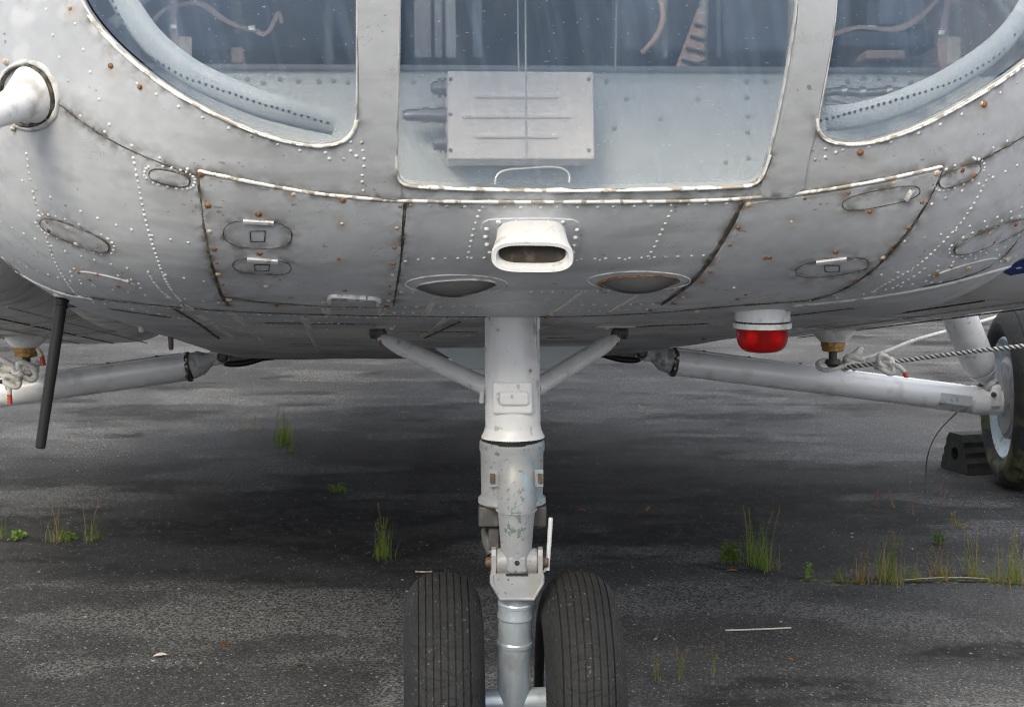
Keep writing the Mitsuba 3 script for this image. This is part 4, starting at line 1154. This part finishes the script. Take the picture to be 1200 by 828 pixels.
for side in (1, -1):
    M = lambda q: L2W(np.asarray(q, float) * [side, 1, 1])  # noqa: E731
    word = "right" if side > 0 else "left"
    ref = lambda px, py, Y: W2L(P(px, py, Y))  # noqa: E731
    piv, j0, j1, end = ref(751, 413, 8.12), ref(789, 424, 8.13), ref(1137, 467.5, 8.36), ref(1170, 472, 8.38)
    ax = numbered(H + "__axle_arm")
    labels[ax] = {"label": f"long silver axle arm on the {word} of the picture"}
    add(ax + "__beam", oct_bar(M(j0), M(j1), .062, .058, 0, 0, taper=1.05), "axle_silver", 50)
    add(ax + "__top_plate", oct_bar(M(j0 + [0.01, 0, .060]), M(j1 + [-0.03, 0, .063]), .040, .004, 0, 0), "axle_silver", False)
    d = unit(M(j1) - M(j0))
    add(ax + "__joint_collar", lathe(M(j0) - d * .008, M(j0) + d * .012, [(0, .058), (.1, .066), (.9, .066), (1, .06)], 24), "steel_dark", 30)
    add(ax + "__joint_cone", lathe(M(piv) + d * .035, M(j0) - d * .002, [(0, .026), (.25, .032), (.55, .054), (.62, .057), (.64, .054), (.97, .058), (1, .055)], 32), "grey_paint", 35)
    for k in range(6):
        t = (k + 0.5) / 6
        add(ax + "__collar_bolt", rbox(M(j0) + d * .002 + [0, -.066, (t - .5) * .09], [.005, .004, .005], r=.0015), "rust_light" if k % 2 else "steel_dark")
    for t in (.1, .25, .42, .6, .78):
        p = M(j0 + (j1 - j0) * t + [0, 0, .065])
        add(ax + "__top_screw", lathe(p - [0, .012, 0], p + [0, -.012, .006], [(0, .008), (.8, .007), (1, .003)], 10), "steel_dark", 40)
    pv = M(piv)
    add(ax + "__pivot_lug", rbox(pv + d * .015, [.046, .022, .034], [d, np.cross([0, 0, 1], d), np.array([0, 0, 1.0])], r=.012), "grey_paint", 40)
    add(ax + "__pivot_bolt", lathe(pv - VH * .045, pv - VH * .01, [(0, .014), (.2, .020), (.5, .022), (.5, .027), (1, .027)], 24), "steel_dark", 35)
    add(ax + "__pivot_bracket", rbox(M(piv + [-.06, .02, .05]), [.12, .04, .018], RL * [[side], [1], [1]], r=.004), "seam_paint")
    add(ax + "__pivot_bracket", oct_bar(M(piv + [-.22, 0, .005]), M(piv + [-.005, .02, -.012]), .03, .022, 0, 0), "steel_dark", False)
    add(ax + "__brake_hose", tube(spline([M(piv + [-.24, .02, .02]), M(piv + [-.17, -.03, -.01]), M(piv + [-.10, -.04, -.03]), M(piv + [-.05, -.03, -.035]), M(piv + [-.01, .0, -.03])]), .013, 10), "black_rubber", 60)
    add(ax + "__hub_fitting", lathe(M(j1) - d * .005, M(end) + d * .02, [(0, .060), (.05, .066), (.5, .066), (.55, .060), (1, .058)], 28), "axle_silver", 35)
    add(ax + "__worn_band", oct_bar(M(j1) - d * .175 + [0, 0, -.008], M(j1) - d * .02 + [0, 0, -.008], .066, .056, 0, 0), "grey_paint", False)
    hubu = np.array([2.735, 4.19, 0])
    wc = M(hubu)
    wc[2] = .417
    yw = math.radians(-2.0 if side > 0 else 12)
    wk = numbered(H + "__main_wheel")
    wheel(wk, wc, [math.cos(yw), math.sin(yw), 0], .4275, .265, .275, 4, "moss_tyre", label=f"{word} main wheel, its tyre green with moss")
    axv = np.array([math.cos(yw), math.sin(yw), 0]) * side
    add(wk + "__brake_drum", lathe(wc - axv * .10, wc, [(0, .10), (.02, .165), (.1, .175), (.12, .19), (.5, .19), (1, .17)], 48), "drum_grey", 35)
    add(wk + "__hub_lug", rbox(wc - axv * .145 + [0, -.02, .012], [.024, .032, .052], r=.012), "axle_silver")
    add(wk + "__hub_bolt", lathe(wc - axv * .16 + [0, -.07, .02], wc - axv * .16 + [0, -.055, .02], [(0, .010), (1, .013)], 16), "steel_dark", 40)
    s0, s1 = ref(1150, 432, 8.32), ref(1108, 332, 8.05)
    sk = numbered(H + "__shock_strut")
    labels[sk] = {"label": f"thick white shock strut above the {word} main wheel"}
    a, b = M(s0), M(s0 + (s1 - s0) * 3.2)
    add(sk + "__cylinder", lathe(a, b, [(0, .060), (.012, .073), (.03, .077), (1, .077)], 44), "leg_white", 35)
    add(sk + "__foot", lathe(a + unit(a - b) * .075, a, [(0, .032), (.4, .040), (.55, .056), (1, .068)], 32), "leg_white", 35)
    e = wc - axv * .15 + [0, -.02, .05]
    add(sk + "__end_fitting", lathe(a + unit(a - b) * .06, e, [(0, .03), (.4, .026), (.45, .036), (.9, .036), (1, .025)], 24), "grey_paint", 35)
    add(sk + "__torque_link", tube([a + unit(a - b) * .08, a + unit(a - b) * .10 - axv * .07 + [0, 0, -.03], a + unit(a - b) * .12 - axv * .15 + [0, 0, -.05]], .009, 10), "steel_dark", 60)
    # side tank
    tk = numbered(H + "__side_tank")
    labels[tk] = {"label": f"grey fuel tank slung along the {word} flank"}
    lo = []
    vs_ = np.r_[.62 + .55 * (1 - np.cos(np.linspace(0, np.pi / 2, 16))), np.linspace(1.3, 5.0, 20), 5.0 + .5 * np.sin(np.linspace(0.1, np.pi / 2, 10))]
    for v in vs_:
        e0 = np.clip((1.17 - v) / .55, 0, 1)
        e1 = np.clip((v - 5.0) / .5, 0, 1)
        k = max(0.02, math.sqrt(max(0, 1 - max(e0, e1) ** 2)))
        t = np.arange(64) * 2 * np.pi / 64
        cu, cw = 1.64, .56
        x = cu + .43 * k * np.sign(np.cos(t)) * np.abs(np.cos(t)) ** .42
        y = cw + .46 * k * np.sign(np.sin(t)) * np.abs(np.sin(t)) ** .42
        lo.append(M(np.stack([x, np.full(64, v), y], 1)))
    tank = loft(lo)
    add(tk + "__shell", tank, "tank_grey", 40)
    for v in (2.6, 3.7):
        t = np.linspace(-np.pi, 0.3, 40)
        pts = np.stack([1.64 + .434 * np.sign(np.cos(t)) * np.abs(np.cos(t)) ** .42, np.full(40, v), .56 + .464 * np.sign(np.sin(t)) * np.abs(np.sin(t)) ** .42], 1)
        add(tk + "__strap", tube(M(pts), .0055, 6), "seam_paint", 50)
    for u_, m_ in ((1.34, "seam_paint"), (1.50, "grime"), (1.66, "seam_paint"), (1.84, "grime")):
        add(tk + "__panel_seam", tube(M([[u_, v_, .095] for v_ in np.linspace(1.3, 4.9, 12)]), .0026, 6), m_, 50)
    if side > 0:
        TANK = tank
    # long fairing in the corner of hull and tank
    lo = []
    for v in np.linspace(1.35, 3.7, 24):
        k = max(.03, math.sqrt(max(0, 1 - ((v - 2.525) / 1.18) ** 2)))
        t = np.arange(32) * 2 * np.pi / 32
        lo.append(M(np.stack([1.17 + .16 * k * np.cos(t), np.full(32, v), .22 + .15 * k * np.sin(t)], 1)))
    add(H + "__flank_fairing", loft(lo), "fairing_white", 50)
    # domed drain fitting with brass collar under the tank
    f0 = P(976.5, 388, 7.9) if side > 0 else P(30, 394, 7.75)
    fk = numbered(H + "__drain_fitting")
    labels[fk] = {"label": f"white dish with a brass collar under the {word} tank"}
    add(fk + "__dish", lathe(f0 + [0, 0, .05], f0 - [0, 0, .045], [(0, .104), (.15, .108), (.45, .10), (.8, .075), (1, .056)], 40), "fairing_white", 40)
    add(fk + "__collar", lathe(f0 - [0, 0, .044], f0 - [0, 0, .088], [(0, .050), (.1, .054), (.5, .054), (.55, .049), (.9, .049), (1, .04)], 12), "brass", 20)
    add(fk + "__bolt", lathe(f0 - [0, 0, .088], f0 - [0, 0, .155], [(0, .018), (.5, .018), (.52, .032), (.8, .034), (1, .02)], 14), "steel_dark", 30)

# blue painted flash on the right tank
bp = [(1175, 319), (1186, 309), (1203, 302), (1215, 298), (1215, 314), (1200, 320), (1184, 323)]
dens = dense(bp, 3, True)
rr = ray(dens[:, 0], dens[:, 1])
loc, ri, _ = TANK.ray.intersects_location(np.repeat(EYE[None], len(dens), 0), rr, multiple_hits=False)
if len(loc) > 6:
    o_ = np.argsort(ri)
    loc = loc[o_] - unit(rr[ri[o_]]) * .004
    cen = loc.mean(0)
    n_ = len(loc)
    v = np.vstack([loc, loc - unit(rr[ri[o_]]) * -.004, cen])
    i = np.arange(n_)
    j = (i + 1) % n_
    f = np.vstack([np.stack([i, j, np.full(n_, 2 * n_)], 1)])
    m = TM(v, f)
    if m.face_normals[:, 1].mean() > 0:
        m.invert()
    add(H + "__paint_flash", m, "blue_paint", False, "blue painted flash at the right edge of the picture")
# the earthing wire that trails from the right axle arm
add(H + "__earthing_wire", tube(spline([P(1121, 483, 8.33), P(1112, 492, 8.30), P(1098, 508, 8.27), P(1088, 530, 8.25), P(1085, 552, 8.27), G(1083.5, 574, .003)]), .0032, 8), "steel_dark", 60, "thin rusty earthing wire trailing to the asphalt")

# ------------------------------------------------------------------ things that stand or lie on the asphalt
# rubber chock behind the right main wheel
g0 = G(1124, 556)
prof = [(-.13, 0), (.13, 0), (.125, .03)]
for i in range(7):
    t = i / 6
    prof += [(.118 - .055 * t + (.010 if i % 2 else 0), .03 + .145 * t)]
prof += [(.055, .185), (-.055, .185)]
for i in range(7):
    t = 1 - i / 6
    prof += [(-.118 + .055 * t - (.010 if i % 2 else 0), .03 + .145 * t)]
prof += [(-.125, .03)]
hole = sg.Point(0, .085).buffer(.032, 24)
pg = sg.Polygon(prof).buffer(0).difference(hole)
ck = trimesh.creation.extrude_polygon(pg, .42, engine="earcut")
v = ck.vertices
dchk = unit(np.array([1.0, .30, 0]))
nchk = np.array([-dchk[1], dchk[0], 0])
ck.vertices = g0 + np.array([0, .10, .002]) + v[:, 2:3] * dchk + v[:, :1] * nchk + v[:, 1:2] * np.array([0, 0, 1.0])
add("wheel_chock", fix(ck), "chock", False, "black ribbed rubber chock with a round hole, behind the right main wheel", "wheel chock")


def strands(line, r, n=3, pitch=.045, wob=0.0):
    """the strands of a laid rope along a line"""
    p = spline(line, max(20, int(np.linalg.norm(np.diff(np.asarray(line), axis=0), axis=1).sum() / .006)))
    t = unit(np.gradient(p, axis=0))
    a = unit(np.cross(t, [0.1, 0.2, 1.0]))
    b = np.cross(t, a)
    s = np.r_[0, np.cumsum(np.linalg.norm(np.diff(p, axis=0), axis=1))]
    out = []
    for k in range(n):
        ph = 2 * np.pi * (s / pitch + k / n)
        out.append(tube(p + (np.cos(ph)[:, None] * a + np.sin(ph)[:, None] * b) * r * .52, r * .56, 7))
    return out


def knot(c, r, turns=3, rr=.009, seed=0):
    t = np.linspace(0, 2 * np.pi, 90)
    k = np.stack([r * (1.2 * np.sin(turns * t + .3)) * .9, r * .7 * np.cos(2 * t + seed), r * np.sin(2 * t) * np.cos(t + seed) * 1.1 + r * .3 * np.cos(5 * t)], 1)
    return tube(np.asarray(c) + k, rr, 8)


R1 = "white_mooring_rope"
tag(R1, "plain white rope running back past the white shock strut", "rope", "mooring ropes tied to the axle arms")
for m in strands([P(968, 424, 8.02), P(985, 425, 7.98), P(1002, 422, 8.0), P(1060, 403, 8.4), P(1115, 386.5, 8.9), P(1166, 372, 9.4), P(1240, 350, 10.2)], .009, 3, .04):
    add(R1 + "__strand", m, "rope_white", True)
add(R1 + "__knot", knot(P(1000, 421, 7.98), .034, 3, .013, 1), "rope_white", True, "loose white knot under the drain fitting")
add(R1 + "__loop", tube(spline([P(970, 422, 8.0), P(958, 427, 7.97), P(962, 432, 7.93), P(985, 430, 7.92), P(1000, 424, 7.95)]), .011, 8), "rope_white", True)
R2 = "twisted_mooring_rope"
tag(R2, "black and white twisted rope with a knot, stretched in front of the white shock strut", "rope", "mooring ropes tied to the axle arms")
for i, m in enumerate(strands([P(985, 431, 7.95), P(1010, 428, 7.9), P(1036, 425, 7.9), P(1075, 420, 7.9), P(1130, 413, 7.85), P(1200, 405, 7.75), P(1300, 395, 7.6)], .0095, 4, .045)):
    add(R2 + "__strand", m, "rope_white" if i % 2 else "rope_black", True)
add(R2 + "__knot", knot(P(1037, 426, 7.88), .032, 3, .012, 2), "rope_white", True)
tl = [P(1045, 426, 7.86), P(1054, 430, 7.85), P(1060, 436, 7.85), P(1062, 441, 7.85)]
for m in strands(tl[:3], .010, 3, .03):
    add(R2 + "__tail", m, "rope_white", True)
add(R2 + "__tail_tip", tube(tl[2:], [.010, .011], 8), "red_tape", 50, "red taped rope end")
R3 = "braided_mooring_rope"
tag(R3, "pale braided rope knotted under the left drain fitting with red taped ends", "rope", "mooring ropes tied to the axle arms")
for m in strands([P(-90, 452, 7.5), P(-20, 440, 7.55), P(8, 433, 7.6), P(25, 430, 7.6), P(42, 432, 7.6)], .017, 3, .06):
    add(R3 + "__strand", m, "rope_white", True)
for m in strands([P(-60, 449, 7.5), P(-10, 447, 7.55), P(12, 446, 7.58), P(30, 441, 7.6)], .009, 2, .05):
    add(R3 + "__strand", m, "rope_black", True)
for c, r_ in ((P(8, 432, 7.6), .036), (P(33, 434, 7.6), .034), (P(15, 446, 7.55), .028)):
    add(R3 + "__knot", knot(c, r_, 3, .012, r_ * 50), "rope_white", True)
for a, b, c in (((44, 408), (49, 417), (51, 428)), ((11, 452), (11, 462), (12, 473))):
    for m in strands([P(*a, 7.55), P((a[0] + b[0]) / 2, (a[1] + b[1]) / 2, 7.55), P(*b, 7.55)], .010, 3, .03):
        add(R3 + "__tail", m, "rope_white", True)
    add(R3 + "__tail_tip", tube([P(*b, 7.55), P(*c, 7.55)], [.010, .011], 8), "red_tape", 50, "red taped rope end")


# weeds
def blade(p, h, lean, az, w):
    n = 6
    t = np.linspace(0, 1, n)
    d = np.array([math.cos(az), math.sin(az), 0])
    s = np.array([-d[1], d[0], 0])
    q = p + t[:, None] * np.array([0, 0, h]) * (1 - 0.18 * lean * t[:, None]) + (lean * h * t ** 1.9)[:, None] * d
    wd = w * (1 - t ** 1.6) + .0002
    v = np.vstack([q + s * wd[:, None] / 2, q - s * wd[:, None] / 2])
    i = np.arange(n - 1)
    return TM(v, np.vstack([np.stack([i, i + 1, n + i + 1], 1), np.stack([i, n + i + 1, n + i], 1)]))


def leaf(p, d, up, L, W):
    d = unit(d)
    s = unit(np.cross(d, up))
    u = np.cross(s, d)
    t = np.array([0, .2, .45, .7, .9, 1])
    w = np.array([.08, .7, 1, .8, .35, .02]) * W / 2
    c = p + d * (t * L)[:, None] - u * (.25 * L * t ** 2)[:, None]
    v = np.vstack([c + s * w[:, None] + u * (w * .35)[:, None], c, c - s * w[:, None] + u * (w * .35)[:, None]])
    i = np.arange(5)
    f = [np.stack([i + a, i + a + 1, i + b + 1], 1) for a, b in ((0, 6), (6, 12))] + [np.stack([i + a, i + b + 1, i + b], 1) for a, b in ((0, 6), (6, 12))]
    return TM(v, np.vstack(f))


def grass(key, label, px, py, h_px, n, spread_px, mats, seed, seeds=0, lean=.35, catg="grass tuft"):
    r = random.Random(seed)
    g = G(px, py)
    sc = FPX / g[1]
    parts = {m: [] for m in mats}
    for i in range(n):
        b = g + np.array([r.gauss(0, .55) * spread_px / sc, r.gauss(0, 1.3) * spread_px / sc, -.002])
        h = h_px / sc * (r.uniform(.2, .75) if i > n * .2 else r.uniform(.75, 1.15))
        m = mats[min(len(mats) - 1, int(r.random() ** 1.3 * len(mats)))]
        parts[m].append(blade(b, h, r.uniform(.05, lean * 3.0) * r.uniform(.2, 1), r.uniform(0, 6.283), r.uniform(.0014, .0038)))
    if n > 6:      # bent and dead blades lying about the foot
        for i in range(int(n * .45)):
            b = g + np.array([r.gauss(0, .8) * spread_px / sc, r.gauss(0, .8) * spread_px / sc, .001])
            parts.setdefault("leaf_3" if r.random() < .6 else mats[0], []).append(blade(b, r.uniform(.012, .03), r.uniform(1.2, 3.2), r.uniform(0, 6.283), r.uniform(.0015, .0035)))
    key = numbered(key)
    tag(key, label, catg, "weeds growing out of the asphalt")
    for m, l in parts.items():
        if l:
            add(key + "__blades", cat(l), m, False, kind="stuff")
    st, sd = [], []
    for i in range(seeds):
        b = g + np.array([r.gauss(0, .5) * spread_px / sc, r.gauss(0, .3) * spread_px / sc, 0])
        h = h_px / sc * r.uniform(.8, 1.25)
        top = b + np.array([r.uniform(-.25, .25) * h, r.uniform(-.2, .2) * h, h])
        st.append(tube([b, (b + top) / 2 + [r.uniform(-.02, .02) * h, 0, .02], top], .0009, 5))
        for k in range(7):
            c = b + (top - b) * r.uniform(.72, 1.0)
            sd.append(leaf(c, np.array([r.uniform(-1, 1), r.uniform(-1, 1), r.uniform(.5, 1.6)]), np.array([.3, .2, 1.0]), .009, .0042))
    if st:
        add(key + "__stalks", cat(st), mats[-1], False, kind="stuff")
        add(key + "__seed_heads", cat(sd), "leaf_4" if seed % 2 else "leaf_3", False, kind="stuff")
    return key


def leafy(key, label, px, py, h_px, n, spread_px, mat, seed, L=.022, catg="weed"):
    r = random.Random(seed)
    g = G(px, py)
    sc = FPX / g[1]
    lv, st = [], []
    for i in range(n):
        b = g + np.array([r.gauss(0, .4) * spread_px / sc, r.gauss(0, .35) * spread_px / sc, 0])
        h = h_px / sc * r.uniform(.4, 1)
        top = b + np.array([r.uniform(-.3, .3) * h, r.uniform(-.3, .3) * h, h])
        st.append(tube([b, (b + top) / 2 + [0.05 * h, 0, 0], top], .0011, 5))
        for k in range(max(3, int(h / .013))):
            c = b + (top - b) * (k + 1) / max(3, int(h / .013))
            a = r.uniform(0, 6.283)
            lv.append(leaf(c, np.array([math.cos(a), math.sin(a), r.uniform(.0, .8)]), np.array([0, 0, 1.0]), L * r.uniform(.6, 1.15), L * .55 * r.uniform(.8, 1.2)))
    key = numbered(key)
    tag(key, label, catg, "weeds growing out of the asphalt")
    add(key + "__leaves", cat(lv), mat, False, kind="stuff")
    add(key + "__stems", cat(st), mat, False, kind="stuff")


GR, DG, YG, ST, RD, BG = ("leaf_%d" % i for i in range(6))
grass("grass_tuft", "dense upright grass tuft left of the nose leg, nearest the left axle arm", 333, 520, 42, 110, 9, [DG, GR, YG], 11, 3, .22)
leafy("leafy_weed", "pale flowering weed at the foot of the dense upright grass tuft", 341, 530, 16, 9, 8, YG, 12, .016)
grass("grass_tuft", "low sparse grass sprig left of the dense upright tuft", 298, 503, 18, 14, 6, [GR, YG, ST], 13, 1)
grass("grass_tuft", "tiny yellowish grass sprig furthest back on the left", 284, 503, 15, 12, 6, [YG, ST], 14, 1)
leafy("leafy_weed", "small bright green leafy weed alone in the dark patch left of the nose leg", 398, 577, 12, 9, 11, BG, 15, .030)
grass("grass_tuft", "thin tall grass tuft with yellow seed heads just left of the left nose wheel", 450, 653, 52, 60, 10, [GR, DG, YG], 16, 5, .35)
grass("grass_tuft", "tall thin stalks with a brown base, third plant from the left edge", 67, 634, 34, 30, 9, [GR, YG, ST], 17, 4, .6)
leafy("leafy_weed", "bright green clover like weed between two grass tufts at the left", 84, 633, 10, 10, 9, BG, 18, .024)
grass("grass_tuft", "spreading grass tuft, rightmost of the plants near the left edge", 110, 633, 42, 34, 10, [DG, GR, ST], 19, 2, .8)
leafy("leafy_weed", "flat green weed close to the left edge", 17, 631, 10, 10, 12, BG, 20, .026)
grass("grass_tuft", "short grass blades cut by the left edge", 2, 629, 32, 16, 5, [GR, YG], 21, 0)
leafy("leafy_weed", "broad leaved green weed left of the tall grass clump on the right", 852, 660, 28, 16, 12, GR, 22, .030)
grass("grass_tuft", "tall green grass clump beside the broad leaved weed on the right", 890, 663, 62, 110, 15, [GR, DG, YG], 23, 4, .30)
leafy("leafy_weed", "small bright sprig at the left end of the grassy crack", 946, 677, 18, 6, 4, BG, 24, .024)
grass("grass_tuft", "short green tuft second from the left in the grassy crack", 984, 679, 20, 16, 6, [GR, YG], 25, 0)
grass("grass_tuft", "brownish bushy tuft in the grassy crack, left of the tallest one", 1010, 680, 34, 40, 13, [YG, ST, RD], 26, 3, .6)
grass("grass_tuft", "tallest straw coloured tuft with red seed heads in the grassy crack", 1040, 680, 55, 80, 13, [ST, YG, GR], 27, 7, .5)
grass("grass_tuft", "low green tuft right of the tallest one in the grassy crack", 1072, 679, 26, 34, 9, [GR, YG, ST], 28, 1, .6)
grass("grass_tuft", "sparse reddish tuft in the middle of the grassy crack", 1102, 676, 38, 46, 12, [ST, RD, YG], 29, 5, .6)
grass("grass_tuft", "upright green and straw tuft near the right end of the crack", 1138, 676, 52, 50, 9, [GR, YG, ST], 30, 4, .35)
grass("grass_tuft", "low green growth between the last two tufts of the crack", 1163, 680, 22, 40, 12, [YG, GR, ST], 31, 1, .6)
grass("grass_tuft", "dense tuft at the right edge where the grassy crack leaves the picture", 1188, 682, 58, 80, 13, [GR, YG, ST], 32, 5, .5)
leafy("leafy_weed", "dark green low weed above the grassy crack", 1102, 638, 16, 9, 12, DG, 33, .024)
grass("grass_tuft", "small grass sprig below the chock on the right", 1124, 617, 18, 26, 8, [GR, YG, RD], 34, 2)
for i, (x, y, lab) in enumerate([(1025, 592, "leftmost"), (1046, 594, "second from the left"), (1070, 603, "third from the left"), (1106, 592, "rightmost")]):
    grass("dry_sprig", f"rust coloured dry sprig, {lab} of four near the earthing wire", x, y, 17, 3, 2, [ST, RD], 41 + 2 * i, 2, .3, "sprig")
for i, (x, y, lab) in enumerate([(770, 797, "left one"), (798, 797, "taller middle one"), (836, 789, "right one")]):
    grass("dry_sprig", f"orange seeded sprig right of the nose wheels, {lab} of three", x, y, 38 if i == 1 else 25, 4, 3, [ST, GR], 51 + 2 * i, 3, .3, "sprig")

# the grassy crack: a thin line of moss in the asphalt
mp = dense([(938, 679), (985, 681), (1030, 682), (1080, 679), (1130, 678), (1180, 682), (1230, 684)], 2)
r5 = random.Random(5)
ms = []
for x, y in mp:
    for _ in range(r5.choice([0, 1, 2, 2]) if meshkit.noise(np.array([x * .045, 0, 0])) > .42 else 0):
        c = G(x + r5.uniform(-2, 2), y + r5.gauss(0, 1.6))
        s_ = trimesh.creation.icosphere(0, r5.uniform(.003, .008))
        s_.vertices[:] = s_.vertices * [1.4, 1, .5] + c
        ms.append(s_)
add("crack_moss", cat(ms), "leaf_2", False, "thin line of moss and litter along the crack at the right", "moss", kind="stuff")

cp = dense([(700, 662), (770, 650), (838, 664), (900, 668), (945, 679), (985, 682), (1030, 683), (1080, 680.5), (1130, 680), (1180, 683), (1240, 686)], 3)
cg = G(cp[:, 0], cp[:, 1] + 3 * (meshkit.fbm(np.stack([cp[:, 0] * .06, 0 * cp[:, 0], 0 * cp[:, 0]], 1), 3) - .5), .004)
wd = .022 * np.clip(meshkit.fbm(np.stack([cp[:, 0] * .11, 0 * cp[:, 0] + 5, 0 * cp[:, 0]], 1), 3) - .25, .02, 1)[:, None] * np.array([0, 1.0, 0])
ci = np.arange(len(cg) - 1)
add("asphalt_crack", fix_up(TM(np.vstack([cg - wd, cg + wd]), np.vstack([np.stack([ci, ci + 1, len(cg) + ci + 1], 1), np.stack([ci, len(cg) + ci + 1, len(cg) + ci], 1)]))), "chock", False, "dark ragged crack in the asphalt at the right", "crack", kind="structure")

# straw, fallen leaves and grit
add("straw_stalk", tube(spline([G(850, 738, .004), G(880, 737, .006), G(905, 736, .005), G(927, 735, .004)]), .0028, 6), "tag_paper", 60, "long pale straw stalk lying on the asphalt right of the nose wheels", "straw")
add("straw_stalk", tube(spline([G(487, 669, .004), G(497, 669.5, .006), G(506, 669, .004)]), .003, 6), "rust_light", 60, "short brown stalk lying just behind the left nose wheel", "straw")
add("straw_stalk", tube(spline([G(1060, 679, .008), G(1085, 677, .012), G(1120, 676, .012), G(1160, 678, .006)]), .0016, 6), "tag_paper", 60, "bent straw lying along the grassy crack", "straw")
for x, y, L, mt, lab in ((763, 486, .05, "leaf_3", "pale yellow leaf on the asphalt under the right axle arm"), (414, 455, .04, "leaf_4", "small pink leaf on the asphalt under the left axle arm"), (838, 504, .03, "leaf_3", "tiny pale leaf below the yellow one"), (687, 598, .05, "leaf_4", "reddish leaf on the dark patch right of the nose leg"), (757, 599, .04, "leaf_4", "orange leaf furthest right on the dark patch"), (197, 767, .045, "tag_paper", "curled pale leaf at the lower left"), (262, 757, .04, "leaf_4", "pinkish leaf right of the curled pale one"), (357, 778, .03, "leaf_4", "small pink leaf nearest the bottom edge"), (866, 669, .05, "leaf_4", "orange leaf among the weeds on the right"), (930, 773, .03, "leaf_4", "tiny reddish leaf below the straw stalk")):
    g = G(x, y, .004)
    add("fallen_leaf", leaf(g, np.array([rnd.uniform(-1, 1), rnd.uniform(-.4, .4), .12]), np.array([0, rnd.uniform(-.3, .3), 1.0]), L, L * .5), mt if mt.startswith("leaf") else mt, False, lab, "leaf")
r6 = random.Random(8)
gm = []
for _ in range(1500):
    y = 4.4 + 15 * r6.random() ** 1.1
    c = np.array([r6.uniform(-.32, .32) * y, y, 0])
    s_ = trimesh.creation.icosphere(0, r6.choice([.0022, .003, .003, .004, .0055]))
    s_.vertices[:] = s_.vertices * [r6.uniform(.7, 1.4), r6.uniform(.7, 1.4), .6] @ trimesh.transformations.rotation_matrix(r6.random() * 6, [0, 0, 1])[:3, :3] + c
    gm.append(s_)
scene["pale_stone"] = principled(paint((0.30, 0.295, 0.285), (0.12, 0.118, 0.115), 30, .8, .45, .6), .8)
add("loose_grit", cat(gm), "pale_stone", False, "scattered pale grit loose on the asphalt", "grit", kind="stuff")
